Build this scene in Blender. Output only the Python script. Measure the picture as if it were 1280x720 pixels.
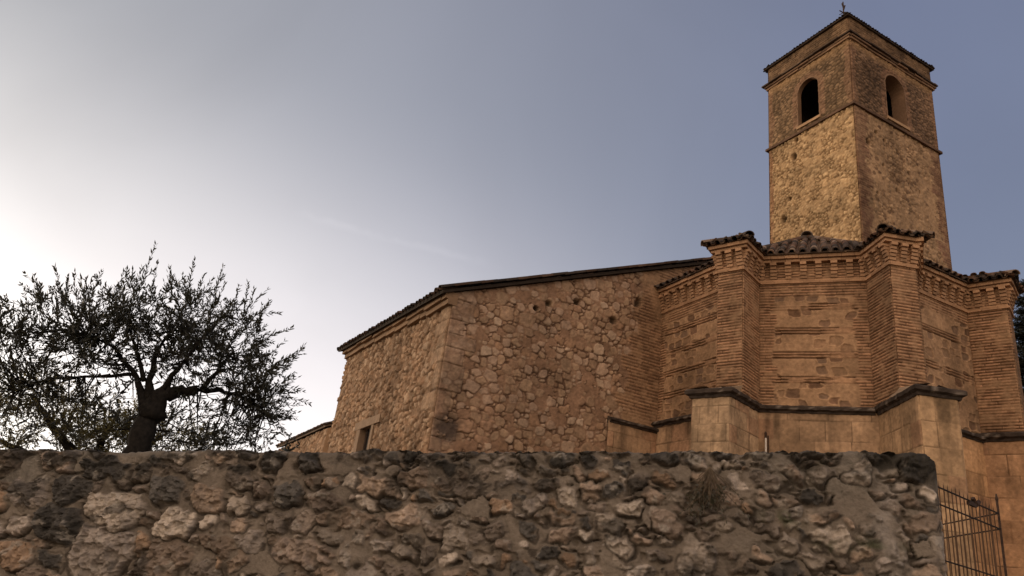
import bpy, math, random
import numpy as np
from mathutils import Matrix, Vector

for o in list(bpy.data.objects): bpy.data.objects.remove(o)
sc = bpy.context.scene
C = sc.collection
rad = math.radians

# ------------------------------------------------------------------ camera
cam = bpy.data.cameras.new('camera'); camo = bpy.data.objects.new('camera', cam); C.objects.link(camo)
cam.sensor_width = 36; cam.lens = 930/1280*36; cam.clip_end = 3000; cam.clip_start = .05
PITCH, ROLL = rad(22.481), rad(7.645)
fw = Vector((0, math.cos(PITCH), math.sin(PITCH))); up = Vector((0, -math.sin(PITCH), math.cos(PITCH))); rx = Vector((1, 0, 0))
xr = rx*math.cos(ROLL)+up*math.sin(ROLL); ur = -rx*math.sin(ROLL)+up*math.cos(ROLL)
m3 = Matrix((xr, ur, -fw)).transposed()
camo.matrix_world = Matrix.Translation((0, 0, 1.6)) @ m3.to_4x4()
sc.camera = camo

# ------------------------------------------------------------------ sky, sun, exposure
SUN_AZ, SUN_EL = rad(-54), rad(3.0)
w = bpy.data.worlds.new('World'); sc.world = w; w.use_nodes = True
nt = w.node_tree; N = nt.nodes; L = nt.links
for n in list(N): N.remove(n)
out = N.new('ShaderNodeOutputWorld'); bg = N.new('ShaderNodeBackground'); L.new(bg.outputs[0], out.inputs[0])
sky = N.new('ShaderNodeTexSky'); sky.sky_type = 'NISHITA'; sky.sun_disc = False
sky.sun_elevation = SUN_EL; sky.sun_rotation = SUN_AZ; sky.altitude = 700; sky.air_density = 1.0; sky.dust_density = 4.0; sky.ozone_density = 2.0
bg.inputs[1].default_value = .15
hs = N.new('ShaderNodeHueSaturation'); hs.inputs['Hue'].default_value = .54; gm0 = N.new('ShaderNodeGamma'); gm0.inputs[1].default_value = .56; L.new(sky.outputs[0], gm0.inputs[0]); L.new(gm0.outputs[0], hs.inputs['Color'])
tc0 = N.new('ShaderNodeTexCoord'); d0 = N.new('ShaderNodeVectorMath'); d0.operation = 'DOT_PRODUCT'; L.new(tc0.outputs['Generated'], d0.inputs[0]); d0.inputs[1].default_value = (math.sin(SUN_AZ), math.cos(SUN_AZ), .1)
m0 = N.new('ShaderNodeMapRange'); m0.inputs[1].default_value = .15; m0.inputs[2].default_value = .9; m0.inputs[3].default_value = .92; m0.inputs[4].default_value = .30; L.new(d0.outputs['Value'], m0.inputs[0]); L.new(m0.outputs[0], hs.inputs['Saturation'])
# warm glow added to the unseen sky behind the camera to brighten facing walls
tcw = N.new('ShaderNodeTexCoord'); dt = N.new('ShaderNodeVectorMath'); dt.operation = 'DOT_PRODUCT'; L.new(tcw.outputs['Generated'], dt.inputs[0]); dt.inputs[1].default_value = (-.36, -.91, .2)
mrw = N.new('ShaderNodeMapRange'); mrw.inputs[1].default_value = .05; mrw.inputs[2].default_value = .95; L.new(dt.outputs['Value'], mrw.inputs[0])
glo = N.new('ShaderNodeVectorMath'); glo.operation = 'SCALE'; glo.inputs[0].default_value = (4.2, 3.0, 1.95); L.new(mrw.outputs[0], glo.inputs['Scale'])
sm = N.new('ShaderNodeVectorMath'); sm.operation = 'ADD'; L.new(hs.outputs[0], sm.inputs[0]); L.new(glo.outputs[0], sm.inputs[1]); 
# a thin old vapour trail and faint veils of haze
def wnode(t, **k):
    n = N.new(t)
    for q, v in k.items(): setattr(n, q, v)
    return n
def wdot(v):
    n = wnode('ShaderNodeVectorMath', operation='DOT_PRODUCT'); L.new(tcw.outputs['Generated'], n.inputs[0]); n.inputs[1].default_value = v; return n.outputs['Value']
def wmath(op, a, b):
    n = wnode('ShaderNodeMath', operation=op)
    for i, q in enumerate((a, b)):
        if isinstance(q, (int, float)): n.inputs[i].default_value = q
        else: L.new(q, n.inputs[i])
    return n.outputs[0]
def wrange(v, a, b, c, d):
    n = wnode('ShaderNodeMapRange', interpolation_type='SMOOTHSTEP'); L.new(v, n.inputs[0])
    for i, q in enumerate((a, b, c, d)): n.inputs[i+1].default_value = q
    return n.outputs[0]
nz = N.new('ShaderNodeTexNoise'); nz.inputs['Scale'].default_value = 26; nz.inputs['Detail'].default_value = 5; L.new(tcw.outputs['Generated'], nz.inputs['Vector'])
nz2 = N.new('ShaderNodeTexNoise'); nz2.inputs['Scale'].default_value = 2.2; nz2.inputs['Detail'].default_value = 6; nz2.inputs['Distortion'].default_value = .6; L.new(tcw.outputs['Generated'], nz2.inputs['Vector'])
off_s = wmath('ABSOLUTE', wmath('ADD', wdot((-.118, .4008, -.9086)), wmath('MULTIPLY', wmath('SUBTRACT', nz.outputs['Fac'], .5), .022)), 0.)
trail = wmath('MULTIPLY', wrange(off_s, 0., .0075, 1., 0.), wmath('MULTIPLY', wrange(wdot((-.1553, .8967, .4146)), .9885, .9975, 0., 1.), wrange(nz.outputs['Fac'], .35, .65, .25, 1.)))
tr = N.new('ShaderNodeVectorMath'); tr.operation = 'SCALE'; tr.inputs[0].default_value = (.085, .08, .08); L.new(trail, tr.inputs['Scale'])
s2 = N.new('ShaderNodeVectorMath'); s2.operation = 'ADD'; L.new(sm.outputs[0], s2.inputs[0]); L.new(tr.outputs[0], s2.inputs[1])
hz = wmath('MULTIPLY', wrange(wdot((math.sin(SUN_AZ), math.cos(SUN_AZ), 0)), .20, .80, 0., 1.), wrange(wdot((0, 0, 1)), .04, .60, 1., 0.))
hv = N.new('ShaderNodeVectorMath'); hv.operation = 'SCALE'; hv.inputs[0].default_value = (1.8, 1.56, 1.53); L.new(hz, hv.inputs['Scale'])   # bright dusk haze round the sunset
s2b = N.new('ShaderNodeVectorMath'); s2b.operation = 'ADD'; L.new(s2.outputs[0], s2b.inputs[0]); L.new(hv.outputs[0], s2b.inputs[1]); s2 = s2b
s3 = N.new('ShaderNodeVectorMath'); s3.operation = 'SCALE'; L.new(s2.outputs[0], s3.inputs[0]); L.new(wrange(nz2.outputs['Fac'], .3, .7, 1.04, 1.15), s3.inputs['Scale'])
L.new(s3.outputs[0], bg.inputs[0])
sun = bpy.data.lights.new('sun', 'SUN'); sun.energy = .75; sun.angle = rad(12); sun.color = (1, .78, .52)
suno = bpy.data.objects.new('sun', sun); C.objects.link(suno)
sd = Vector((math.sin(SUN_AZ)*math.cos(SUN_EL), math.cos(SUN_AZ)*math.cos(SUN_EL), math.sin(SUN_EL)))
suno.rotation_euler = sd.to_track_quat('Z', 'Y').to_euler()
sc.view_settings.view_transform = 'Standard'; sc.view_settings.look = 'None'; sc.view_settings.gamma = 1
sc.view_settings.use_curve_mapping = False; sc.view_settings.exposure = 1.2

# ------------------------------------------------------------------ noise in numpy
def hsh(ix, iy, seed):
    h = (ix.astype(np.int64)*374761393 + iy.astype(np.int64)*668265263 + seed*974634777) & 0xffffffff
    h = ((h ^ (h >> 13))*1274126177) & 0xffffffff
    return ((h ^ (h >> 16)) & 0xffffff)/float(0xffffff)
def vn(x, y, seed=0):
    ix = np.floor(x); iy = np.floor(y); fx = x-ix; fy = y-iy
    fx = fx*fx*(3-2*fx); fy = fy*fy*(3-2*fy)
    a = hsh(ix, iy, seed); b = hsh(ix+1, iy, seed); c = hsh(ix, iy+1, seed); d = hsh(ix+1, iy+1, seed)
    return (a+(b-a)*fx)*(1-fy)+(c+(d-c)*fx)*fy
def fbm(x, y, seed=0, o=4):
    s = 0; a = .5; t = 0
    for k in range(o):
        s = s+a*vn(x*2**k+13.7*k, y*2**k-7.3*k, seed+k*17); t += a; a *= .55
    return s/t
def sstep(a, b, x):
    t = np.clip((x-a)/(b-a), 0, 1); return t*t*(3-2*t)
def mixc(c, d, t):
    return c*(1-t[..., None])+np.array(d)*t[..., None] if not isinstance(d, np.ndarray) or d.ndim == 1 else c*(1-t[..., None])+d*t[..., None]
def flat(U, c):
    return np.ones(U.shape+(3,))*np.array(c)
def stonefield(U, Z, seed, radii, aspect=1.4, pw=3.0, warp=.03, wf=6., overlap=.92, tries=6, scale=None, rotmax=.25, pre=()):
    """rubble packed from large to small; returns depth inside a stone (negative = joint), four random numbers and the local frame"""
    r = np.random.default_rng(seed)
    u0, u1, z0, z1 = U.min(), U.max(), Z.min(), Z.max()
    n = 0; K = len(radii)+len(pre); cx = np.empty(K); cz = np.empty(K); cr = np.empty(K); asp = np.empty(K)
    for (x, z, q, a_, _) in pre: cx[n] = x; cz[n] = z; cr[n] = q; asp[n] = a_; n += 1
    npre = n; rmed = float(np.median(radii))*.8
    for R in radii:
        for k in range(tries if R > rmed else 2):
            x = r.uniform(u0, u1); z = r.uniform(z0, z1); q = R*(scale(x, z) if scale else 1)
            d = np.hypot((cx[:n]-x)/aspect, cz[:n]-z)
            if n and (d < overlap*(cr[:n]+q)).any(): continue
            cx[n] = x; cz[n] = z; cr[n] = q; asp[n] = aspect*r.uniform(.75, 1.3); n += 1; break
    WU = U+warp*2*(fbm(U*wf, Z*wf, seed+5, 3)-.5); WZ = Z+warp*2*(fbm(U*wf, Z*wf, seed+9, 3)-.5)
    best = np.full(U.shape, -9.); sec = np.full(U.shape, -9.); idx = np.full(U.shape, -1)
    ug = U[0]; du = ug[1]-ug[0]
    zmin = Z.min(axis=1); zmax = Z.max(axis=1)
    for i in range(n):
        R = cr[i]*asp[i]*1.35+warp
        a = max(0, int((cx[i]-R-u0)/du)); b = min(U.shape[1], int((cx[i]+R-u0)/du)+2)
        rz = cr[i]*1.5+warp
        rows = np.nonzero((zmax >= cz[i]-rz) & (zmin <= cz[i]+rz))[0]
        if b-a < 2 or len(rows) < 2: continue
        c, e = rows[0], rows[-1]+1
        t = r.uniform(-rotmax, rotmax)*(.35 if i < npre else 1); x = WU[c:e, a:b]-cx[i]; z = WZ[c:e, a:b]-cz[i]
        xx = (x*math.cos(t)+z*math.sin(t)); zz = (-x*math.sin(t)+z*math.cos(t))
        sk = r.uniform(-.35, .35); p = pw*r.uniform(.75, 1.4)
        rho = (np.abs((xx+sk*zz)/(cr[i]*asp[i]))**p+np.abs(zz*(1+.25*sk*xx/cr[i])/cr[i])**p)**(1/p)
        s = (1-rho)*cr[i]
        B = best[c:e, a:b]; S = sec[c:e, a:b]; I = idx[c:e, a:b]
        m = s > B
        S[:] = np.where(m, B, np.maximum(S, s)); I[m] = i; B[:] = np.where(m, s, B)
    edge = np.minimum(best, (best-np.maximum(sec, -.2))*.5)
    rnd = r.random((n+1, 5))
    for i, q in enumerate(pre): rnd[i, 0] = .9; rnd[i, 3] = (q[4]+.5)/11; rnd[i, 4] = max(.55, rnd[i, 4])
    rr = rnd[idx]
    lu = U-cx[idx]; lz = Z-cz[idx]; R = cr[idx]
    return edge, rr, lu, lz, R

# ------------------------------------------------------------------ materials
def mat(name): 
    m = bpy.data.materials.new(name); m.use_nodes = True
    return m, m.node_tree.nodes, m.node_tree.links, m.node_tree.nodes['Principled BSDF']
def masonry(name, scale=30., bump=.3, dist=.01, var=.35, rough=.92):
    m, n, l, b = mat(name)
    at = n.new('ShaderNodeAttribute'); at.attribute_name = 'Col'
    tc = n.new('ShaderNodeTexCoord')
    n1 = n.new('ShaderNodeTexNoise'); n1.inputs['Scale'].default_value = scale; n1.inputs['Detail'].default_value = 7; n1.inputs['Roughness'].default_value = .65
    n2 = n.new('ShaderNodeTexNoise'); n2.inputs['Scale'].default_value = scale*.12; n2.inputs['Detail'].default_value = 4
    for q in (n1, n2): l.new(tc.outputs['Object'], q.inputs['Vector'])
    ad = n.new('ShaderNodeMath'); ad.operation = 'ADD'; l.new(n1.outputs['Fac'], ad.inputs[0]); l.new(n2.outputs['Fac'], ad.inputs[1])
    mr = n.new('ShaderNodeMapRange'); mr.inputs[1].default_value = .6; mr.inputs[2].default_value = 1.4; mr.inputs[3].default_value = 1-var; mr.inputs[4].default_value = 1+var
    l.new(ad.outputs[0], mr.inputs[0])
    mx = n.new('ShaderNodeVectorMath'); mx.operation = 'SCALE'; l.new(at.outputs['Color'], mx.inputs[0]); l.new(mr.outputs[0], mx.inputs['Scale'])
    l.new(mx.outputs[0], b.inputs['Base Color']); b.inputs['Roughness'].default_value = rough; b.inputs['Specular IOR Level'].default_value = .15
    bp = n.new('ShaderNodeBump'); bp.inputs['Strength'].default_value = bump; bp.inputs['Distance'].default_value = dist
    l.new(n1.outputs['Fac'], bp.inputs['Height']); l.new(bp.outputs[0], b.inputs['Normal'])
    return m
M_far = masonry('weathered_masonry', 14, .5, .02, .3)
M_near = masonry('rough_rubble', 55, .9, .012, .38)
M_tile = masonry('clay_tile', 22, .4, .01, .4)
def plainmat(name, col, rough=.8, metal=0., nscale=0, var=.3, spec=.2):
    m, n, l, b = mat(name)
    b.inputs['Roughness'].default_value = rough; b.inputs['Metallic'].default_value = metal; b.inputs['Specular IOR Level'].default_value = spec
    if nscale:
        tc = n.new('ShaderNodeTexCoord'); q = n.new('ShaderNodeTexNoise'); q.inputs['Scale'].default_value = nscale; q.inputs['Detail'].default_value = 6
        l.new(tc.outputs['Object'], q.inputs['Vector'])
        cr = n.new('ShaderNodeValToRGB'); cr.color_ramp.elements[0].position = .3; cr.color_ramp.elements[1].position = .7
        cr.color_ramp.elements[0].color = tuple(c*(1-var) for c in col)+(1,); cr.color_ramp.elements[1].color = tuple(min(1, c*(1+var)) for c in col)+(1,)
        l.new(q.outputs['Fac'], cr.inputs[0]); l.new(cr.outputs[0], b.inputs['Base Color'])
        bp = n.new('ShaderNodeBump'); bp.inputs['Strength'].default_value = .4; bp.inputs['Distance'].default_value = .02
        l.new(q.outputs['Fac'], bp.inputs['Height']); l.new(bp.outputs[0], b.inputs['Normal'])
    else: b.inputs['Base Color'].default_value = tuple(col)+(1,)
    return m
M_iron = plainmat('wrought_iron', (.045, .026, .017), .75, .0, 40, .5)
M_wood = plainmat('old_wood', (.010, .008, .006), .8, 0, 12, .4)
M_bark = plainmat('olive_bark', (.013, .011, .009), .95, 0, 25, .5)
M_ground = plainmat('dry_earth', (.16, .12, .085), .95, 0, 3, .35)
M_white = plainmat('white_pipe_paint', (.6, .56, .5), .6, 0, 30, .1)
def leafmat(name, col, trans, tcol):
    m, n, l, b = mat(name)
    tc = n.new('ShaderNodeTexCoord'); q = n.new('ShaderNodeTexNoise'); q.inputs['Scale'].default_value = 5; l.new(tc.outputs['Object'], q.inputs['Vector'])
    cr = n.new('ShaderNodeValToRGB'); cr.color_ramp.elements[0].position = .3; cr.color_ramp.elements[1].position = .7
    cr.color_ramp.elements[0].color = tuple(c*.65 for c in col)+(1,); cr.color_ramp.elements[1].color = tuple(c*1.3 for c in col)+(1,)
    l.new(q.outputs['Fac'], cr.inputs[0]); l.new(cr.outputs[0], b.inputs['Base Color']); b.inputs['Roughness'].default_value = .55
    t = n.new('ShaderNodeBsdfTranslucent'); t.inputs[0].default_value = tcol+(1,)
    mx = n.new('ShaderNodeMixShader'); mx.inputs[0].default_value = trans
    o = n['Material Output']; l.new(b.outputs[0], mx.inputs[1]); l.new(t.outputs[0], mx.inputs[2]); l.new(mx.outputs[0], o.inputs[0])
    return m
M_olive = leafmat('olive_leaf', (.017, .018, .013), .16, (.07, .065, .025))
M_olive2 = leafmat('backlit_leaf', (.04, .04, .02), .45, (.22, .18, .06))
M_conif = leafmat('conifer_needle', (.014, .019, .012), .05, (.03, .04, .02))
M_dry = leafmat('dry_leaf', (.05, .045, .026), .15, (.06, .05, .02))

# ------------------------------------------------------------------ object helpers
WL = {}
def tag(o, label=None, cat=None, group=None, kind=None):
    if label: o['label'] = label
    if cat: o['category'] = cat
    if group: o['group'] = group
    if kind: o['kind'] = kind
    return o
def empty(name, loc, label, cat, group=None):
    o = bpy.data.objects.new(name, None); C.objects.link(o); o.location = loc; o.empty_display_size = .3
    WL[o.name] = Vector(loc); return tag(o, label, cat, group)
def mesh_obj(name, V, F, m, parent=None, col=None, smooth=False, origin=None):
    V = np.asarray(V, dtype=np.float64).reshape(-1, 3)
    me = bpy.data.meshes.new(name)
    if origin is None:
        origin = (V.min(0)+V.max(0))/2; origin = np.array((origin[0], origin[1], V[:, 2].min()))
    origin = np.asarray(origin, float)
    W = (V-origin).astype(np.float32)
    if isinstance(F, np.ndarray):
        k = F.shape[1]; me.vertices.add(len(W)); me.vertices.foreach_set('co', W.ravel())
        me.loops.add(F.size); me.loops.foreach_set('vertex_index', F.ravel().astype(np.int32))
        me.polygons.add(len(F)); me.polygons.foreach_set('loop_start', np.arange(0, F.size, k, dtype=np.int32))
        me.update(calc_edges=True); me.validate()
    else:
        me.from_pydata(W.tolist(), [], F); me.update()
    if smooth: me.polygons.foreach_set('use_smooth', np.ones(len(me.polygons), dtype=bool))
    if col is not None:
        a = me.color_attributes.new('Col', 'FLOAT_COLOR', 'POINT')
        c = np.ones((len(V), 4), dtype=np.float32); c[:, :3] = np.asarray(col).reshape(-1, 3) if np.ndim(col) > 1 else np.array(col)
        a.data.foreach_set('color', c.ravel())
    me.materials.append(m)
    o = bpy.data.objects.new(name, me); C.objects.link(o)
    if parent is not None:
        o.parent = parent; o.location = Vector(origin)-WL[parent.name]
    else: o.location = Vector(origin)
    WL[o.name] = Vector(origin)
    return o
class MB:
    def __init__(s): s.V = []; s.F = []; s.K = []
    def add(s, V, F, col=(.3, .2, .12)):
        b = len(s.V); s.V += [tuple(v) for v in V]; s.F += [tuple(i+b for i in f) for f in F]; s.K += [tuple(col)]*len(V)
    def box(s, o, ax, ay, az, col=(.3, .2, .12)):
        """corner o and three edge vectors"""
        o, ax, ay, az = (np.array(q, float) for q in (o, ax, ay, az))
        P = [o+i*ax+j*ay+k*az for k in (0, 1) for j in (0, 1) for i in (0, 1)]
        s.add(P, [(0, 2, 3, 1), (4, 5, 7, 6), (0, 1, 5, 4), (2, 6, 7, 3), (0, 4, 6, 2), (1, 3, 7, 5)], col)
    def tube(s, pts, rs, seg=8, col=(.05, .04, .03), cap=True):
        pts = [np.array(p, float) for p in pts]; rs = rs if hasattr(rs, '__len__') else [rs]*len(pts)
        V = []; F = []
        prev = None
        for i, p in enumerate(pts):
            d = pts[min(i+1, len(pts)-1)]-pts[max(i-1, 0)]; d = d/(np.linalg.norm(d)+1e-9)
            a = prev if prev is not None else (np.array((0, 0, 1.)) if abs(d[2]) < .9 else np.array((1., 0, 0)))
            x = np.cross(d, a); x /= np.linalg.norm(x)+1e-9
            y = np.cross(d, x); prev = -np.cross(d, np.cross(d, a)) if False else a
            for k in range(seg):
                t = 2*math.pi*k/seg; V.append(p+rs[i]*(math.cos(t)*x+math.sin(t)*y))
        for i in range(len(pts)-1):
            for k in range(seg):
                a, b = i*seg+k, i*seg+(k+1) % seg; F.append((a, b, b+seg, a+seg))
        if cap: F.append(tuple(range(seg-1, -1, -1))); F.append(tuple(range((len(pts)-1)*seg, len(pts)*seg)))
        s.add(V, F, col)
    def build(s, name, m, parent=None, smooth=False, origin=None):
        return mesh_obj(name, s.V, s.F, m, parent, np.array(s.K), smooth, origin)

def relief(name, A, B, z0, z1, cell, fn, parent, m=None, hole=None, chip=(None, None), ztop=None, smooth=True, base=True, chipamp=.018):
    """a wall face from A (left) to B (right) as seen from outside, with real relief and its own colours"""
    A = np.array(A[:2], float); B = np.array(B[:2], float); Ln = np.linalg.norm(B-A); t = (B-A)/Ln; n = np.array((t[1], -t[0]))
    nu = max(2, int(math.ceil(Ln/cell))); nv = max(2, int(math.ceil((z1-z0)/cell)))
    u = np.linspace(0, Ln, nu+1); v = np.linspace(0, 1, nv+1)
    U, Vv = np.meshgrid(u, v)
    top = ztop(U) if ztop else z1
    Z = z0+Vv*(top-z0)
    h, col = fn(U, Z)
    if np.isscalar(h): h = np.zeros(U.shape)+h
    h = h*np.minimum(1, np.minimum(U, Ln-U)/.03)
    Us = U.copy()
    for side, sd_ in enumerate(chip):
        if sd_ is None: continue
        e = chipamp*(.3+1.4*fbm(Z[:, 0]*5, Z[:, 0]*0+.5, sd_, 4)**2*2)
        if side == 0: h[:, 0] = -e; Us[:, 0] = e; h[:, 1] = np.minimum(h[:, 1], -e*.2)
        else: h[:, -1] = -e; Us[:, -1] = Ln-e; h[:, -2] = np.minimum(h[:, -2], -e*.2)
    X = A[0]+t[0]*Us+n[0]*h; Y = A[1]+t[1]*Us+n[1]*h
    P = np.stack((X, Y, Z), -1).reshape(-1, 3)
    ids = np.arange((nu+1)*(nv+1)).reshape(nv+1, nu+1)
    F = np.stack((ids[:-1, :-1], ids[:-1, 1:], ids[1:, 1:], ids[1:, :-1]), -1).reshape(-1, 4)
    if hole is not None:
        uc = (u[:-1]+u[1:])/2; UC = np.tile(uc, (nv, 1)); ZC = (Z[:-1, :-1]+Z[1:, 1:])/2
        F = F[~hole(UC, ZC).ravel()]
    if base and z0 > .2:   # plain continuation down to the ground
        k = len(P); c0 = col[0].mean(0)
        P = np.vstack((P, [[A[0], A[1], -.3], [B[0], B[1], -.3], [B[0], B[1], z0], [A[0], A[1], z0]]))
        F = np.vstack((F, [[k, k+1, k+2, k+3]])); cc = np.vstack((col.reshape(-1, 3), np.tile(c0, (4, 1))))
    else: cc = col.reshape(-1, 3)
    return mesh_obj(name, P, F, m or M_far, parent, np.clip(cc, .004, .9), smooth)

def join_objs(objs, label=None):
    V = []; F = []; K = []; n = 0
    for o in objs:
        me = o.data; v = np.empty(len(me.vertices)*3); me.vertices.foreach_get('co', v); v = v.reshape(-1, 3)+np.array(WL[o.name]); c = np.empty(len(v)*4); me.color_attributes['Col'].data.foreach_get('color', c)
        F += [tuple(i+n for i in p.vertices) for p in me.polygons]; V.append(v); K.append(c.reshape(-1, 4)[:, :3]); n += len(v)
    name = objs[0].name.split('.')[0]; m = objs[0].data.materials[0]; par = objs[0].parent
    for o in objs: bpy.data.objects.remove(o)
    o = mesh_obj(name, np.vstack(V), F, m, par, np.vstack(K), True)
    return tag(o, label)
# ------------------------------------------------------------------ masonry patterns: (U, Z) -> relief, colour
BR = np.array((.345, .195, .11)); TAN = np.array((.355, .22, .125)); JOINT = np.array((.115, .064, .038))
def bricks(U, Z, seed, ch=.060, bl=.27, jt=.02, c=BR, wear=.45):
    Zw = Z+.012*(fbm(U*1.3, Z*2, seed+1, 2)-.5)
    row = np.floor(Zw/ch); fz = Zw-row*ch
    off = (row % 2)*.5+.25*hsh(row, row*0, seed)
    cu = U/bl+off; ci = np.floor(cu); fu = (cu-ci)*bl
    dj = np.minimum(np.minimum(fz, ch-fz), np.minimum(fu, bl-fu)*2.2+.3*jt*hsh(ci, row, seed+9))
    inb = sstep(jt*.25, jt*.75, dj)
    r1 = hsh(ci, row, seed+3); r2 = hsh(ci, row, seed+4)
    col = flat(U, c)*(.72+.55*r1)[..., None]; col = mixc(col, TAN*.95, .35*r2)
    wr = np.clip(sstep(.45, .7, fbm(U*1.1, Z*1.3, seed+8, 4))*wear+.55*sstep(.5, .66, fbm(U*6, Z*9, seed+10, 3)), 0, 1)     # patches where mortar washed over the bricks
    col = mixc(col, JOINT, (1-inb)*(1-wr*.9)); col = mixc(col, TAN*(.85), wr)
    h = inb*.022*(1-wr)-.010+.008*fbm(U*20, Z*20, seed+2, 3)+.018*wr
    return h, col
def stain(U, Z, col, seed, f=.8, amt=.35):
    s = fbm(U*f, Z*f*.6, seed, 5); k = sstep(.4, .75, s)*amt
    return col*(1-k)[..., None]*(.86+.28*fbm(U*3, Z*3, seed+3, 3))[..., None]*(.66+.68*fbm(U*19, Z*19, seed+4, 4))[..., None]
def panel(zs, edgeL, edgeR, seed, w):
    """stone panels framed by brick strips and toothed brick edges"""
    def fn(U, Z):
        r = np.random.default_rng(seed)
        bh, bc = bricks(U, Z, seed+20, ch=.06, jt=.022, wear=.3)
        pl = fbm(U*7, Z*7, seed, 4); col = flat(U, TAN*.92)*(.78+.44*fbm(U*2.2, Z*2.5, seed+1, 4))[..., None]
        h = .004+.012*(pl-.5)
        # stones: some bare and dark, many washed over by lime
        e, rr, lu, lz, R = stonefield(U, Z, seed+2, np.sort(r.uniform(.05, .105, 420))[::-1], 1.2, 4.6, .03, 7, .92, 6, None, .08)
        # bands of stones follow the courses
        ins = sstep(.004, .022, e)
        bare = np.where(rr[..., 0] < .34, 1., np.where(rr[..., 0] < .5, .40, .14))*(.75+.25*vn(U*14, Z*14, seed+6))
        sc_ = np.array((.125, .066, .038))*(.65+.75*rr[..., 1])[..., None]; sc_ = mixc(sc_, np.array((.27, .185, .125)), rr[..., 2]*.5)
        col = mixc(col, sc_, ins*bare); h = h-.012*ins*(bare > .3)+.012*(1-ins)*.3
        rim = np.exp(-((e-.002)/.012)**2)*(bare > .2); col = mixc(col, TAN*1.12, rim*.55); h = h+rim*.006
        for zc in zs:
            zz = zc+.015*(fbm(U*.9, U*0+zc, seed+7, 3)-.5)*2
            gone = sstep(.6, .75, fbm(U*1.4, U*0+zc*3, seed+11, 3))
            b = sstep(.075, .06, np.abs(Z-zz)); col = mixc(col, (BR*.5+TAN*.42)*(.75+.5*vn(U*4, Z*30, seed))[..., None], b*(1-.8*gone)); h = h+b*.010
            for s in (-.062, -.004, .056):
                j = sstep(.016, .004, np.abs(Z-zz-s))*(1-.85*gone)*sstep(.2, .45, vn(U*3.1, U*0+s*50+zc, seed+4)); col = mixc(col, np.array((.07, .034, .02)), j*.9); h = h-j*.04
        for side, ww in ((0, edgeL), (1, edgeR)):
            if not ww: continue
            d = U if side == 0 else w-U
            tooth = ww*(.65+.6*hsh(np.floor(Z/.22+side*.5), Z*0, seed+31))
            b = sstep(tooth+.02, tooth-.02, d+.05*(fbm(U*8, Z*8, seed+33, 2)-.5)); col = mixc(col, bc, b); h = h*(1-b)+bh*b
        b = sstep(7.84, 7.88, Z+.05*(fbm(U*3, Z*0, seed+34, 3)-.5)); col = mixc(col, bc, b*.85); h = h*(1-b)+bh*b
        return h, stain(U, Z, col, seed+40)
    return fn
def ashlar(seed, bw, bh, c, jt=.010, var=.42, worn=.85):
    def fn(U, Z):
        zw = Z+.02*(fbm(U*.8, Z*.8, seed, 2)-.5); row = np.floor(zw/bh); hh = zw-row*bh
        bwv = bw*(.75+.6*hsh(row, row*0, seed+1)); cu = U/bwv+hsh(row, row*0, seed+2); ci = np.floor(cu); fu = (cu-ci)*bwv
        d = np.minimum(np.minimum(hh, bh-hh), np.minimum(fu, bwv-fu)); ins = sstep(jt*.2, jt, d)
        r1 = hsh(ci, row, seed+3); r2 = hsh(ci, row, seed+5)
        col = flat(U, c)*(1-var/2+var*r1)[..., None]; col = mixc(col, np.array((.29, .16, .095)), (r2 > .8)*.55)
        k = sstep(.42, .62, fbm(U*1.6, Z*1.6, seed+6, 4))*worn; drip = sstep(.5, .75, fbm(U*5, Z*.7, seed+16, 4))*sstep(3.2, 5.5, Z)*.5; col = col*(.72+.5*fbm(U*4, Z*4, seed+17, 5))[..., None]*(1-drip)[..., None]; ins = 1-(1-ins)*(1-k)
        col = mixc(col, np.array(c)*.42, (1-ins)); h = .012*ins-.004+.018*(fbm(U*7, Z*7, seed+7, 4)-.5)+.012*(r2-.5)
        return h, stain(U, Z, col, seed+9, .9, .3)
    return fn

# ================================================================== GROUND
gm = MB(); gm.add([(-900, -300, 0), (900, -300, 0), (900, 1500, 0), (-900, 1500, 0)], [(0, 1, 2, 3)])
tag(gm.build('ground', M_ground), 'bare dry earth around the church and wall', 'ground', kind='structure')

# ================================================================== CHURCH
def az(d): return np.array((math.sin(rad(d)), math.cos(rad(d))))
CORN = np.array((-1.15, 13.886)); P0 = np.array((3.572, 16.174)); FAR = np.array((-4.29, 20.16))
B1FL = np.array((4.10, 13.61)); B1FR = np.array((4.49, 13.26)); B1IR = np.array((5.03, 13.86))
V1 = np.array((4.598, 14.055)); C1 = np.array((6.852, 13.041)); V2 = np.array((7.211, 12.874))
B2FL = np.array((6.894, 12.243)); B2FR = np.array((7.403, 12.27)); RS = np.array((7.94, 13.22)); RE = np.array((9.36, 13.895))
B3E = np.array((9.87, 13.39)); APEX = np.array((7.25, 16.58))
church = empty('church', (3.5, 16.5, 0), 'old brick and stone church with polygonal apse and square bell tower behind a rubble wall', 'church')

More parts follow.
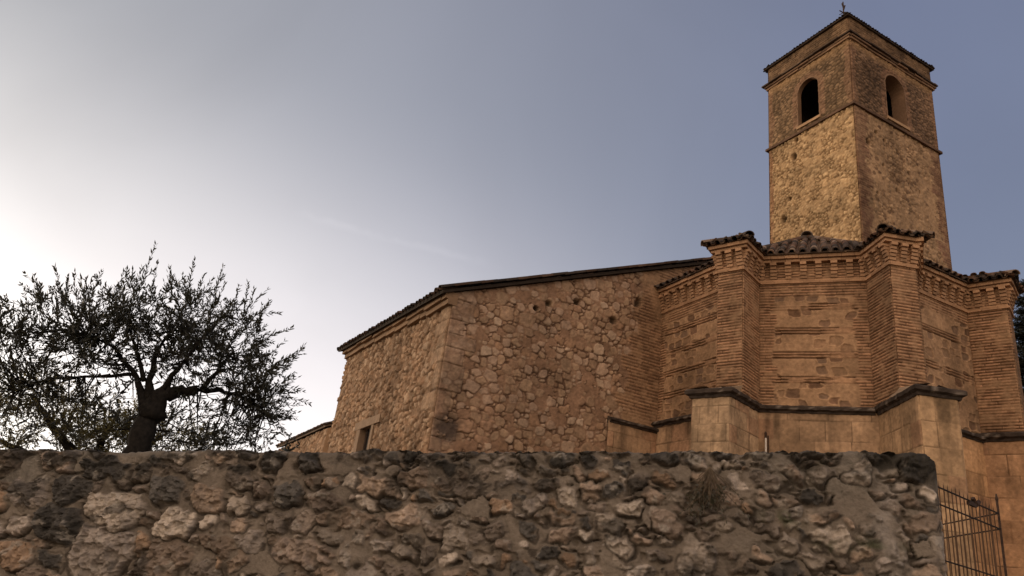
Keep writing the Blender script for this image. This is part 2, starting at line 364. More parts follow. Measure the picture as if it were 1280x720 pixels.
# ---- nave: gable wall of pale stones in brown mortar
RWD = (P0-CORN)/np.linalg.norm(P0-CORN); GL = 7.0; GEND = CORN+RWD*GL; LP0 = np.linalg.norm(P0-CORN)
def gable_top(U): return 7.07+.424*U
def nave_wall(U, Z):
    seed = 101; r = np.random.default_rng(seed)
    radii = np.sort(np.concatenate((r.uniform(.11, .16, 120), r.uniform(.045, .10, 3600), r.uniform(.022, .05, 8500))))[::-1]
    e, rr, lu, lz, R = stonefield(U, Z, seed, radii, 1.15, 3.6, .05, 5, .86, 7)
    mort = np.array((.235, .142, .088)); col = flat(U, mort)*(.7+.6*fbm(U*1.6, Z*1.6, seed, 5))[..., None]
    # how much lime still covers the stones
    cover = sstep(.35, .66, fbm(U*.55+3, Z*.6, seed+3, 4)); vis = (rr[..., 0] > .12+.45*cover)
    ins = sstep(.002, .018, e)*np.where(vis, 1, .0)
    s = flat(U, (.335, .23, .145))*(.72+.5*rr[..., 1])[..., None]; s = mixc(s, np.array((.35, .245, .175)), (rr[..., 2] > .68)*.7); s = mixc(s, np.array((.26, .145, .08)), (rr[..., 3] > .86)*.6); s = s*(.8+.4*fbm(U*9, Z*9, seed+12, 3))[..., None]
    s = mixc(s, np.array((.43, .32, .225)), (rr[..., 4] > .84)*.75); col = mixc(col, s, ins*.9*(.5+.5*rr[..., 2]))
    crev = np.exp(-((e+.006)/.014)**2)*vis*sstep(.3, .6, vn(U*6, Z*6, seed+2)); col = mixc(col, np.array((.06, .03, .017)), crev*.8)
    h = ins*(.004+.014*rr[..., 4])-crev*.022+.022*(fbm(U*14, Z*14, seed+5, 4)-.5)+ins*((rr[..., 1]-.5)*.12*lz+(rr[..., 2]-.5)*.1*lu)
    # putlog holes
    for (hu, hz, hs) in ((4.62, 8.2, .16), (3.9, 7.6, .09), (2.9, 7.75, .08), (2.2, 7.5, .07), (1.9, 7.3, .06), (4.75, 8.05, .1)):
        k = np.exp(-(((U-hu)/hs)**2+((Z-hz)/(hs*.9))**2)**2); col = mixc(col, np.array((.045, .03, .018)), k*.9); h = h-k*.12
    # right hand strip built of brick, toothed into the stone
    bh, bc = bricks(U, Z, 55, ch=.075, bl=.3, jt=.02, c=BR*.62+TAN*.12, wear=.75)
    d = LP0-U; tooth = .62+.42*hsh(np.floor(Z/.30), Z*0, 77)+.5*(fbm(U*2, Z*2.5, 4, 4)-.4)
    tooth = np.where(Z > 8.3, tooth+.0, tooth)
    b = sstep(tooth+.05, tooth-.05, d); col = mixc(col, bc, b*.9); h = h*(1-b)+bh*b
    # quoin blocks at the free corner
    Zq = Z+.16*np.sin(Z*2.9+1)+.025*(fbm(U*3, Z*3, 61, 3)-.5); row = np.floor(Zq/.40+.3); qw = .26+.22*(row % 2)+.22*hsh(row, row*0, 9)+.05*(fbm(U*5, Z*5, 62, 3)-.5); fz = Zq/.40+.3-row; q = sstep(qw+.012, qw-.012, U)
    jd = np.minimum(np.minimum(fz, 1-fz)*.40, np.abs(qw-U)); qi = sstep(.004, .02, jd+.012*(fbm(U*9, Z*9, 3, 2)-.3))
    qc = flat(U, (.235, .162, .112))*(.72+.45*hsh(row, row*0, 12))[..., None]*(.55+.9*fbm(U*5, Z*5, 31, 5))[..., None]; qc = mixc(qc, np.array((.06, .035, .022)), 1-qi)
    col = mixc(col, qc, q*.52); h = h*(1-q)+q*(.025*qi-.015+.04*(fbm(U*9, Z*9, 8, 4)-.4))
    dm = np.exp(-(((U-.35)/.28)**2+((Z-4.4)/.30)**2)**2)*sstep(.36, .58, fbm(U*7, Z*7, 66, 4)+.12); col = mixc(col, np.array((.055, .042, .035)), dm*.85); h = h-dm*.07
    return h, stain(U, Z, col, 222, .5, .18)
nave = relief('nave_wall', CORN, GEND, 3.0, 10.0, .018, nave_wall, church, ztop=gable_top, chip=(5, None), chipamp=.03)
tag(nave, 'gable wall of pale uneven stones set in brown mortar')
# ---- nave: long wall of coarse brown rubble with a small window
LWL = np.linalg.norm(CORN-FAR); LWD = (CORN-FAR)/LWL
WU0, WU1 = LWL-3.42, LWL-2.98; WZT = 4.83
# window edges measured along the wall from the far end
WU0 = 7.07-3.83+.0-.42; WU0, WU1 = 2.30+.42, 3.72-.18
def low_top(U): return 7.43-(.36/LWL)*U
def rubble_wall(U, Z):
    seed = 301; r = np.random.default_rng(seed)
    radii = np.sort(np.concatenate((r.uniform(.08, .11, 120), r.uniform(.04, .07, 5200), r.uniform(.022, .04, 6500))))[::-1]
    e, rr, lu, lz, R = stonefield(U, Z, seed, radii, 1.4, 3.2, .05, 7, .86, 6)
    col = flat(U, (.22, .135, .08))*(.65+.7*fbm(U*2, Z*2, seed, 4))[..., None]
    ins = sstep(.0, .016, e)*(rr[..., 0] > .2)
    s = flat(U, (.28, .18, .11))*(.6+.7*rr[..., 1])[..., None]; s = mixc(s, np.array((.38, .27, .18)), (rr[..., 2] > .7)*.7)
    col = mixc(col, s, ins*.9); h = ins*(.01+.04*rr[..., 4])+.05*(fbm(U*12, Z*12, seed+5, 4)-.5)
    crev = np.exp(-((e+.008)/.014)**2)*sstep(.35, .6, vn(U*5, Z*5, seed+2)); col = mixc(col, np.array((.07, .04, .024)), crev*.7); h = h-crev*.03
    d = LWL-U; Zq = Z+.16*np.sin(Z*2.9+1)+.025*(fbm(U*3, Z*3, 63, 3)-.5); row = np.floor(Zq/.40+.3); qw = .52-.24*(row % 2)+.2*hsh(row, row*0, 19)+.06*(fbm(U*5, Z*5, 64, 3)-.5); fz = Zq/.40+.3-row; q = sstep(qw+.012, qw-.012, d)
    qi = sstep(.004, .022, np.minimum(np.minimum(fz, 1-fz)*.40, np.abs(qw-d))+.012*(fbm(U*9, Z*9, 3, 2)-.3))
    qc = flat(U, (.285, .19, .12))*(.7+.4*hsh(row, row*0, 14))[..., None]*(.6+.8*fbm(U*5, Z*5, 33, 5))[..., None]; qc = mixc(qc, np.array((.08, .045, .026)), 1-qi)
    k = q*(Z > 4.75); col = mixc(col, qc, k*.6); h = h*(1-k)+k*(.025*qi-.012+.04*(fbm(U*9, Z*9, 18, 4)-.4))
    q2 = sstep(.4, .36, U-.0)*(.6); col = mixc(col, np.array((.30, .19, .11)), q2*(row % 2)*.6)
    return h, stain(U, Z, col, 333, .5, .3)
lw = relief('long_wall', FAR, CORN, 3.0, 7.5, .022, rubble_wall, church, ztop=low_top, chip=(6, 5), chipamp=.03, hole=lambda U, Z: (U > WU0) & (U < WU1) & (Z < WZT) & (Z > 3.4))
tag(lw, 'side wall of coarse brown rubble with one small window')
# window: stone frame, lintel, dark opening
def on_lw(u, z, o): 
    n = np.array((LWD[1], -LWD[0])); p = FAR+LWD*u+n*o; return np.array((p[0], p[1], z))
def lw_box(mb, u0, u1, z0, z1, o0, o1, c):
    a = on_lw(u0, z0, o0); mb.box(a, on_lw(u1, z0, o0)-a, on_lw(u0, z0, o1)-a, on_lw(u0, z1, o0)-a, c)
fr = MB()
lw_box(fr, WU0-.22, WU0+.01, 3.3, WZT, -.4, .05, (.215, .145, .095)); lw_box(fr, WU1-.01, WU1+.13, 3.3, WZT, -.4, .05, (.22, .15, .097))
lw_box(fr, WU0-.42, WU1+.5, WZT, WZT+.19, -.4, .06, (.22, .15, .098)); lw_box(fr, WU0-.2, WU1+.17, 3.2, 3.3, -.4, .08, (.34, .23, .15))
wframe = fr.build('window', M_far, church)
pn = MB(); lw_box(pn, WU0, WU1, 3.3, WZT, -.14, -.11, (.006, .005, .004)); pn.build('pane', M_wood, wframe)
bars = MB()
for k in range(3):
    u = WU0+(k+1)*(WU1-WU0)/4; lw_box(bars, u-.012, u+.012, 3.3, WZT, -.09, -.066, (.02, .02, .02))
bars.build('window_bars', M_iron, wframe)
# broken moulded cornice under the long eave
cm = MB(); rr_ = random.Random(4)
u = .02
while u < LWL-.02:
    ln = rr_.uniform(.35, .9); e = min(LWL+.05, u+ln); zt = float(low_top(np.array((u+e)/2)))
    if rr_.random() < .82:
        c = np.array((.235, .15, .09))*rr_.uniform(.75, 1.1); dz = rr_.uniform(-.02, .02)
        lw_box(cm, u, e-.01, zt-.27+dz, zt-.16+dz, -.1, .09+rr_.uniform(0, .02), c); lw_box(cm, u, e-.012, zt-.16+dz, zt+.0+dz*.5, -.1, .18+rr_.uniform(-.02, .03), c*1.05)
    u = e
cm.build('eave_moulding', M_far, church)
# back of the nave, closed
NB = FAR+RWD*GL
nb = MB(); zr = 7.07+.424*GL
nb.add([(FAR[0], FAR[1], 0), (NB[0], NB[1], 0), (NB[0], NB[1], zr+.3), (FAR[0], FAR[1], 7.40), (GEND[0], GEND[1], 0), (GEND[0], GEND[1], zr)], [(1, 0, 3, 2), (4, 1, 2, 5)], (.26, .16, .09))
nb.build('back_wall', M_far, church)

# ---- barrel tile roofs
TC = [(.10, .055, .034), (.06, .042, .03), (.13, .08, .05), (.045, .035, .027), (.20, .145, .105), (.07, .052, .04)]
TD = [(.05, .03, .02), (.035, .026, .02), (.065, .04, .027), (.028, .022, .018)]
def tile(mb, p, d, side, nrm, ln, r0, r1, col, seg=6, th=.018):
    """one half-round clay tile with thickness; p = middle of its lower end, d up the slope"""
    V = []; 
    for (q, R) in ((p, r0), (p+d*ln, r1)):
        for k in range(seg+1):
            t = math.pi*k/seg; V.append(q+side*math.cos(t)*R+nrm*math.sin(t)*R*.85)
        for k in range(seg+1):
            t = math.pi*k/seg; V.append(q+side*math.cos(t)*(R-th)+nrm*math.sin(t)*(R-th)*.85)
    s = seg+1; F = []
    for k in range(seg):
        F += [(k, k+1, 2*s+k+1, 2*s+k), (s+k+1, s+k, 3*s+k, 3*s+k+1), (k+1, k, s+k, s+k+1), (2*s+k, 2*s+k+1, 3*s+k+1, 3*s+k)]
    mb.add(V, F, col)
def tiles(mb, A, B, inward, slope, length, rnd, sp=.17, seg=6, r=.072, sheet=True, pal=TC, expo=.30):
    """rows of barrel tiles above the eave A-B (3D); length may depend on the distance along the eave"""
    A = np.array(A, float); B = np.array(B, float); Ln = np.linalg.norm(B-A); t = (B-A)/Ln
    iw = np.array((inward[0], inward[1], 0.)); iw -= t*(iw@t); iw /= np.linalg.norm(iw)
    d = iw*math.cos(slope)+np.array((0, 0, math.sin(slope))); nrm = np.cross(t, d); nrm = nrm if nrm[2] > 0 else -nrm
    n = max(1, int(round(Ln/sp)))
    for i in range(n):
        u = (i+.5)*Ln/n; L_ = length(u) if callable(length) else length
        k = 0; s = -.04+rnd.uniform(-.03, .03)
        while s < L_:
            c = np.array(rnd.choice(pal))*rnd.uniform(.7, 1.25)
            p = A+t*(u+rnd.uniform(-.008, .008))+d*s+nrm*(.012+.012*(k > 0)+rnd.uniform(0, .008))
            dd = d+nrm*(.03)+t*rnd.uniform(-.03, .03); tile(mb, p, dd/np.linalg.norm(dd), t, nrm, min(.42, L_-s+.16), r*rnd.uniform(.95, 1.05), r*.82, c, seg)
            s += expo; k += 1
        # channel tile between two covers
        if i < n-1 or True:
            p = A+t*(i*Ln/n)+d*(-.01)+nrm*.03; tile(mb, p, d, t, -nrm, min(L_+.1, 2.), r*.9, r*.8, np.array(rnd.choice(pal))*.8, 4)
    return d, nrm
rnd = random.Random(11)
NSL = math.atan(.424)
rm = MB()
RW3 = np.array((RWD[0], RWD[1], 0)); LW3 = np.array((LWD[0], LWD[1], 0))
EA = np.array((FAR[0], FAR[1], 7.47))-RW3*.28-LW3*.12-np.array((0, 0, .10)); EB = np.array((CORN[0], CORN[1], 7.12))-RW3*.28+LW3*.10-np.array((0, 0, .10))
tiles(rm, EA, EB, RWD, NSL, .75, rnd, sp=.2, pal=TD)
# solid deck of the roof with its verge along the gable
up_ = RW3*math.cos(NSL)+np.array((0, 0, math.sin(NSL))); LEN = 7.3/math.cos(NSL)
nn = np.cross(LW3, up_); nn = nn if nn[2] > 0 else -nn
dk = MB(); dk.box(EA+nn*(-.055), (EB-EA), up_*LEN, nn*.06, (.03, .022, .016)); 
dk.box(EA+up_*LEN-nn*.055, (EB-EA), (RW3*math.cos(NSL)-np.array((0, 0, math.sin(NSL))))*3.0, nn*.06, (.10, .07, .05))
for k in range(int(LEN/.30)):      # verge tiles
    for j in range(2):
        p = EB+up_*(k*.30-.03)-LW3*(.03+.2*j)+nn*(.03+rnd.uniform(0, .012)); tile(rm, p, (up_+nn*.035+LW3*rnd.uniform(-.02, .02)), LW3, nn, .42, .09, .074, np.array(rnd.choice(TD))*rnd.uniform(.7, 1.2), 6)
nroof = dk.build('nave_roof', M_tile, church); rm.build('roof_tiles', M_tile, nroof)

# ---- apse walls
apse = empty('apse', (6.0, 14.2, 0), None, None); apse.parent = church; apse.location = Vector((6.0, 14.2, 0))-WL['church']; 
ZS = [7.62, 7.12, 6.62, 6.12]
def plen(a, b): return float(np.linalg.norm(np.array(b)-np.array(a)))
zp0, zp1 = 5.5, 8.8
w_ = plen(P0, V1); relief('apse_wall', P0, V1, zp0, zp1, .012, panel(ZS, .18, .10, 401, w_), apse, base=False)
w_ = plen(V1, V2); 
def shiftU(f, o): return lambda U, Z: f(U-o, Z)
relief('apse_wall', B1IR-.0*B1IR, C1, zp0, zp1, .012, panel(ZS, .27, .23, 402, plen(B1IR, C1)), apse, base=False)
relief('apse_wall', RS, RE, zp0, zp1, .012, panel([7.45, 6.7], .0, .0, 403, plen(RS, RE)), apse, base=False)
# lower course of dressed stone below the ledge
def off(P, n_, d): return P+n_*d
nL = np.array((-.9, -.436)); nC = np.array((-.411, -.911)); nR = np.array((.429, -.903))
ASH = (.36, .235, .14)
relief('plinth', P0+nL*.06, V1+nL*.06, 3.0, 5.5, .016, ashlar(411, .5, .36, ASH), apse)
relief('plinth', B1IR+nC*.06-np.array((.911, -.412))*.3, C1+nC*.06+np.array((.911, -.412))*.3, 3.0, 5.5, .016, ashlar(412, .55, .38, ASH), apse)
relief('plinth', RS+nR*.06-np.array((.903, .429))*.3, RE+nR*.06+np.array((.903, .429))*.2, 2.0, 5.5, .018, ashlar(413, .6, .4, (.40, .235, .12)), apse)

# ---- cornices: string course, stepped brick brackets, two oversailing courses
def cornice_run(mb, A, B, n_, seed, endL=0, endR=0, zb=8.13, zt=8.72, out=.16):
    r = random.Random(seed); A = np.array(A, float); B = np.array(B, float); Ln = np.linalg.norm(B-A); t = (B-A)/Ln; n_ = np.array(n_)
    def bx(u0, u1, z0, z1, o1, c):
        a = A+t*u0-n_*.08; mb.box((a[0], a[1], z0), (t[0]*(u1-u0), t[1]*(u1-u0), 0), (n_[0]*(o1+.08), n_[1]*(o1+.08), 0), (0, 0, z1-z0), c)
    def c(): return (BR*.55+TAN*.45)*r.uniform(.75, 1.15)
    def course(z0, z1, o, e=1.):
        u = -endL*o*e; E = Ln+endR*o*e
        while u < E-.01:
            v = min(E, u+r.uniform(.24, .3)); v = E if E-v < .1 else v; bx(u+.002, v-.004, z0+r.uniform(0, .003), z1+r.uniform(-.004, .002), o+r.uniform(-.006, .006), c()); u = v
    course(zb, zb+.045, .045)
    course(zb+.05, zb+.095, .02)
    hb = zt-.15-(zb+.1); k = max(2, int(round(Ln/.27))); 
    for i in range(k+1):
        u = min(max(i*Ln/k, .05), Ln-.05); wd = .06
        if i == 0 and endL: u = .03
        if i == k and endR: u = Ln-.03
        for s in range(5):
            z0 = zb+.1+hb*s/5; bx(u-wd+r.uniform(-.006, .006), u+wd+r.uniform(-.006, .006), z0+.004, z0+hb/5-.006, .03+.10*(s+.5)/5+(.02 if s == 4 else 0), c()*(.95 if s < 4 else 1.12))
    course(zt-.145, zt-.09, out*.72)
    course(zt-.085, zt, out)
cor = MB()
cornice_run(cor, P0, B1FL+(V1-B1FL)*.55, nL, 1)
tL = np.array((.436, -.9))
cor = MB()
LE = P0+tL*plen(P0, V1)*.92
cornice_run(cor, P0, LE, nL, 1); cor.build('cornice', M_far, apse)
cor = MB(); cornice_run(cor, B1IR, C1, nC, 2); cor.build('cornice', M_far, apse)
cor = MB(); cornice_run(cor, RS, RE, nR, 3); cor.build('cornice', M_far, apse)

# ---- apse roof: eight sloping faces of barrel tiles up to one apex
APZ = 10.85; ZE = 8.74
ar = MB(); rnd = random.Random(21)
def ap_face(A, B, n_, sheet_only=False):
    A3 = np.array((*(A+n_*.20), ZE)); B3 = np.array((*(B+n_*.20), ZE)); X = np.array((*APEX, APZ)); mid = (A3+B3)/2
    Ln = np.linalg.norm(B3-A3); t = (B3-A3)/Ln; v = X-A3; fu = v@t; H = v-t*fu; hl = np.linalg.norm(H); sl = math.asin(H[2]/hl)
    ar.add([A3, B3, X, A3-(0, 0, .03), B3-(0, 0, .03)], [(0, 1, 2), (3, 4, 1, 0)], (.09, .06, .042))
    if not sheet_only:
        f = lambda u: hl*max(.05, min(u/max(fu, .01), (Ln-u)/max(Ln-fu, .01), 1.))-.1
        tiles(ar, A3, B3, -n_, sl, f, rnd, sp=.205)
    return A3, B3, X
V0 = P0+(P0-V1)*.2; V3 = RE+np.array((.903, .429))*.25
ap_face(V0, V1, nL); ap_face(V1, V2, nC); ap_face(V2, V3, nR)
ang = 360/8
for k in range(5):      # faces away from the road
    a0 = math.atan2(V3[1]-APEX[1], V3[0]-APEX[0])+rad(40)*k; a1 = a0+rad(40); R3 = plen(V3, APEX)
    p = APEX+R3*np.array((math.cos(a0), math.sin(a0))); q = APEX+R3*np.array((math.cos(a1), math.sin(a1)))
    ar.add([(*p, ZE), (*q, ZE), (*APEX, APZ), (*p, 0), (*q, 0)], [(0, 1, 2), (3, 4, 1, 0)], (.22, .14, .09))
for V in (V1, V2):      # hip tiles
    a = np.array((*V, ZE+.06)); b = np.array((*APEX, APZ+.05)); d = (b-a)/np.linalg.norm(b-a); s = np.cross(d, (0, 0, 1)); s /= np.linalg.norm(s); q = np.cross(s, d)
    for k in range(int(np.linalg.norm(b-a)/.33)+1):
        if k*.33 < .4: continue
        tile(ar, a+d*k*.33, d+q*.04, s, q, .42, .105, .085, np.array(rnd.choice(TC))*rnd.uniform(.8, 1.2), 7)
tile(ar, np.array((*APEX, APZ-.02))-np.array((.12, .27, 0)), np.array((.4, .9, .05)), np.array((.9, -.4, 0)), np.array((0, 0, 1.)), .5, .15, .12, (.16, .12, .09), 8)
ar.build('apse_roof', M_tile, apse)

# ---- ledge mouldings (dark with lichen)
def ledge(mb, pts, z0, z1, out, seed, back=.12):
    """weathered stone moulding along a plan polyline, outside to the right of the travel"""
    r = random.Random(seed)
    P = [np.array(p, float) for p in pts]; ns = []
    for i in range(len(P)-1):
        t = (P[i+1]-P[i])/np.linalg.norm(P[i+1]-P[i]); ns.append(np.array((t[1], -t[0])))
    off_ = []
    for i in range(len(P)):
        if i == 0: m = ns[0]
        elif i == len(P)-1: m = ns[-1]
        else: m = ns[i-1]+ns[i]; m = m/(m@ns[i])
        off_.append(m)
    prof = [(-back, z0), (out*.3, z0), (out*.45, z0+(z1-z0)*.25), (out, z0+(z1-z0)*.4), (out*1.02, z0+(z1-z0)*.72), (out*.75, z0+(z1-z0)*.85), (-back, z1+.06)]
    # densify along the run so that the edge can be uneven
    Q = []; O = []
    for i in range(len(P)-1):
        k = max(2, int(plen(P[i], P[i+1])/.07))
        for j in range(k): f = j/k; Q.append(P[i]*(1-f)+P[i+1]*f); O.append(off_[i]*(1-f)+off_[i+1]*f if j else off_[i])
        for j in range(1, k): O[len(Q)-k+j] = ns[i] if 0 < i < len(P)-1 or True else O[-1]
    Q.append(P[-1]); O.append(off_[-1])
    V = []; K = []; m = len(prof); F = []
    for i, (q, o) in enumerate(zip(Q, O)):
        jig = r.uniform(-.014, .008)
        for (d, z) in prof:
            p = q+o*(d+(jig if d > 0 else 0)); V.append((p[0], p[1], z+r.uniform(-.006, .006)))
            base = np.array((.045, .034, .027)) if d > out*.28 else np.array((.12, .085, .06)); K.append(base*r.uniform(.6, 1.5)+(np.array((.13, .11, .09)) if r.random() < .10 and d > out*.5 else 0))
    for i in range(len(Q)-1):
        for j in range(m-1): a = i*m+j; F.append((a, a+m, a+m+1, a+1))
    F.append(tuple(range(m))); F.append(tuple(range((len(Q)-1)*m, len(Q)*m))[::-1])
    b = len(mb.V); mb.V += V; mb.F += [tuple(i+b for i in f) for f in F]; mb.K += [tuple(k) for k in K]
# buttress plinth corners (plan)
K1R = np.array((4.177, 13.003)); K1L = np.array((3.617, 13.491)); K1in = np.array((5.10, 13.93)); K1out = np.array((4.35, 14.32))
K2L = np.array((6.773, 11.487)); K2R = np.array((7.436, 11.499)); K2in = np.array((6.88, 13.08)); K2out = np.array((7.60, 13.15))
B3D = (B3E-RE)/plen(RE, B3E); nB3 = np.array((B3D[1], -B3D[0]))
if nB3@np.array((-1, -1)) < 0: nB3 = -nB3
K3a = RE+nB3*.10; K3b = B3E+nB3*.10+B3D*.35
lg = MB(); ledge(lg, [P0+nL*.06, LE+nL*.06], 5.42, 5.56, .10, 5); lg.build('ledge', M_far, apse)
lg = MB(); ledge(lg, [B1IR+nC*.06, C1+nC*.06], 5.44, 5.58, .10, 6); lg.build('ledge', M_far, apse)
lg = MB(); ledge(lg, [RS+nR*.06, RE+nR*.06], 5.42, 5.56, .10, 7); lg.build('ledge', M_far, apse)
lg = MB(); ledge(lg, [CORN+RWD*3.92+np.array((RWD[1], -RWD[0]))*.10, P0+np.array((RWD[1], -RWD[0]))*.10], 5.28, 5.40, .08, 8, back=.2); tag(lg.build('ledge', M_far, church), 'short ledge on the gable wall beside the apse')
nG = np.array((RWD[1], -RWD[0]))
relief('plinth', CORN+RWD*3.90+nG*.09, P0+nG*.09-RWD*.07, 3.0, 5.32, .016, ashlar(415, .48, .34, (.36, .235, .14)), church)

# ---- buttresses
def buttress(faces, ztop, seed, plinth, pfaces, corners, roofpts, inw, label):
    o = empty('buttress', (float(faces[0][0][0]), float(faces[0][0][1]), 0), None, None); o.parent = apse; o.location = WL[o.name]-WL['apse']
    return o
def bwall(parts, A, B, seed, z0, z1, wear=.5, chip=(None, None)):
    A = np.array(A); B = np.array(B); Ln = plen(A, B); t = (B-A)/Ln; n = np.array((t[1], -t[0]))
    nu = int(math.ceil(Ln/.0115)); nv = int(math.ceil((z1-z0)/.0115)); U, Z = np.meshgrid(np.linspace(0, Ln, nu+1), np.linspace(z0, z1, nv+1))
    h, col = bricks(U, Z, seed, wear=wear); col = stain(U, Z, col, seed+50)
    h = h*np.minimum(1, np.minimum(U, Ln-U)/.02); Us = U.copy()
    for s, c in enumerate(chip):
        if c is None: continue
        e = .008+.03*fbm(Z[:, 0]*6, Z[:, 0]*0, c, 3)**3*2
        if s == 0: h[:, 0] = -e; Us[:, 0] = e
        else: h[:, -1] = -e; Us[:, -1] = Ln-e
    P = np.stack((A[0]+t[0]*Us+n[0]*h, A[1]+t[1]*Us+n[1]*h, Z), -1).reshape(-1, 3)
    ids = np.arange((nu+1)*(nv+1)).reshape(nv+1, nu+1); F = np.stack((ids[:-1, :-1], ids[:-1, 1:], ids[1:, 1:], ids[1:, :-1]), -1).reshape(-1, 4)
    k = sum(len(p[0]) for p in parts); parts.append((P, F+k, np.clip(col.reshape(-1, 3), .01, .9)))
def join(parts, name, m, parent):
    return mesh_obj(name, np.vstack([p[0] for p in parts]), np.vstack([p[1] for p in parts]), m, parent, np.vstack([p[2] for p in parts]), True)
def make_buttress(FL, FR, inL, inR, seed, plan, label, wear=.5):
    FL, FR, inL, inR = (np.array(q, float) for q in (FL, FR, inL, inR))
    p = []; bwall(p, inL, FL, seed, 5.5, 8.75, wear+.15, (None, seed)); bwall(p, FL, FR, seed+1, 5.5, 8.75, wear, (seed, seed+1)); bwall(p, FR, inR, seed+2, 5.5, 8.75, .25, (seed+1, None))
    b = join(p, 'buttress', M_far, apse); tag(b, label)
    def nrm(a, c): t = (c-a)/plen(a, c); return np.array((t[1], -t[0]))
    m = MB(); cornice_run(m, inL, FL, nrm(inL, FL), seed+3, 0, 1); cornice_run(m, FL, FR, nrm(FL, FR), seed+4, 0, 0); cornice_run(m, FR, inR, nrm(FR, inR), seed+5, 1, 0)
    cb = m.build('buttress_cornice', M_far, apse)
    # tiled cap
    r = random.Random(seed); m = MB(); o = .20; ze = 8.73
    nf = nrm(FL, FR); n1 = nrm(inL, FL); n2 = nrm(FR, inR); tf = (FR-FL)/plen(FL, FR)
    a = np.array((*(FL+nf*o-tf*o), ze)); c = np.array((*(FR+nf*o+tf*o), ze)); wd = plen(FL, FR)+2*o
    sl = rad(24); dep = plen(FR, inR)+.5
    tiles(m, a, c, -nf, sl, lambda u: max(.12, min(u, wd-u)/math.cos(sl)), r, sp=.17)
    bl = a-np.array((*nf, 0))*dep; br = c-np.array((*nf, 0))*dep
    tiles(m, bl, a, tf, sl, lambda u: max(.1, min(dep-u, wd/2)/math.cos(sl)), r, sp=.17); tiles(m, c, br, -tf, sl, lambda u: max(.1, min(u, wd/2)/math.cos(sl)), r, sp=.17)
    hz = ze+wd/2*math.tan(sl); k1 = (a+c)/2-np.array((*nf, 0))*wd/2; k1[2] = hz; k2 = (bl+br)/2+np.array((0, 0, hz-ze+.0))
    dn = np.array((0, 0, .02)); m.add([a-dn, c-dn, br-dn, bl-dn, k1-dn, k2-dn], [(0, 1, 4), (1, 2, 5, 4), (3, 0, 4, 5), (0, 3, 2, 1)], (.07, .05, .035))
    for (s, e) in ((a, k1), (c, k1), (k1, k2)):
        s = s+np.array((0, 0, .04)); e = e+np.array((0, 0, .04)); d = (e-s)/np.linalg.norm(e-s); x = np.cross(d, (0, 0, 1)); x /= np.linalg.norm(x); q = np.cross(x, d)
        for k in range(max(1, int(np.linalg.norm(e-s)/.3))): tile(m, s+d*(k*.3-.06), d+q*.04, x, q, .42, .10, .085, np.array(r.choice(TC))*r.uniform(.7, 1.2), 7)
    m.build('buttress_roof', M_tile, apse)
    return b
make_buttress(B1FL, B1FR, B1FL+np.array((.50, .56)), B1IR, 501, None, 'brick buttress nearest the gable wall')
make_buttress(B2FL, B2FR, C1, RS, 521, None, 'middle brick buttress of the apse')
B3I = B3E+az(41.6)*.55
make_buttress(B3E*1.0, B3I, RE, B3I-B3D*.8, 541, None, 'brick buttress at the right edge of the apse', .35)
# buttress plinths of dressed stone
def plinth(L_, R_, inL, inR, seed, c, label, bw=.42, bh=.33):
    faces = []
    for (a, b, s, ch) in ((inL, L_, seed, (None, seed)), (L_, R_, seed+1, (seed, seed+1)), (R_, inR, seed+2, (seed+1, None))):
        faces.append(relief('buttress_plinth', a, b, 2.0, 5.45, .014, ashlar(s, bw, bh, c), apse, chip=ch, chipamp=.012))
    join_objs(faces)
    lg = MB(); ledge(lg, [inL, L_, R_, inR], 5.44, 5.63, .10, seed, back=.25); lg.build('ledge', M_far, apse)
def slope_top(L_, R_, FL, FR, inL, inR, zt):
    m = MB(); V = [(*L_, 5.62), (*R_, 5.62), (*FR, zt), (*FL, zt), (*inL, 5.62), (*inR, 5.62)]
    m.add(V, [(0, 1, 2, 3), (1, 5, 2), (4, 0, 3)], (.30, .22, .15)); m.build('weathering_slope', M_far, apse)
plinth(K1L, K1R, K1out, K1in, 601, (.39, .27, .165), '')
plinth(K2L, K2R, K2in, K2out, 611, (.42, .275, .155), '', .6, .42)
K3c = K3b+az(41.6)*.9
plinth(K3a, K3b, K3a-B3D*.3, K3c, 621, (.38, .225, .125), '', .6, .4)
slope_top(K1L, K1R, B1FL, B1FR, K1out, K1in, 5.76); slope_top(K2L, K2R, B2FL, B2FR, K2in, K2out, 5.78)
# core that closes the apse volume behind its skins
cr_ = MB(); pts = [P0+np.array((.05, .0)), V1+np.array((.05, .12)), V2+np.array((0, .14)), V3+np.array((-.08, .1)), V3+np.array((.2, 4.)), P0+np.array((1., 3.))]
k = len(pts); cr_.add([(*p, 0) for p in pts]+[(*p, 8.7) for p in pts], [(i, (i+1) % k, (i+1) % k+k, i+k) for i in range(k)]+[tuple(range(k, 2*k))], (.2, .12, .07)); cr_.build('apse_core', M_far, apse)

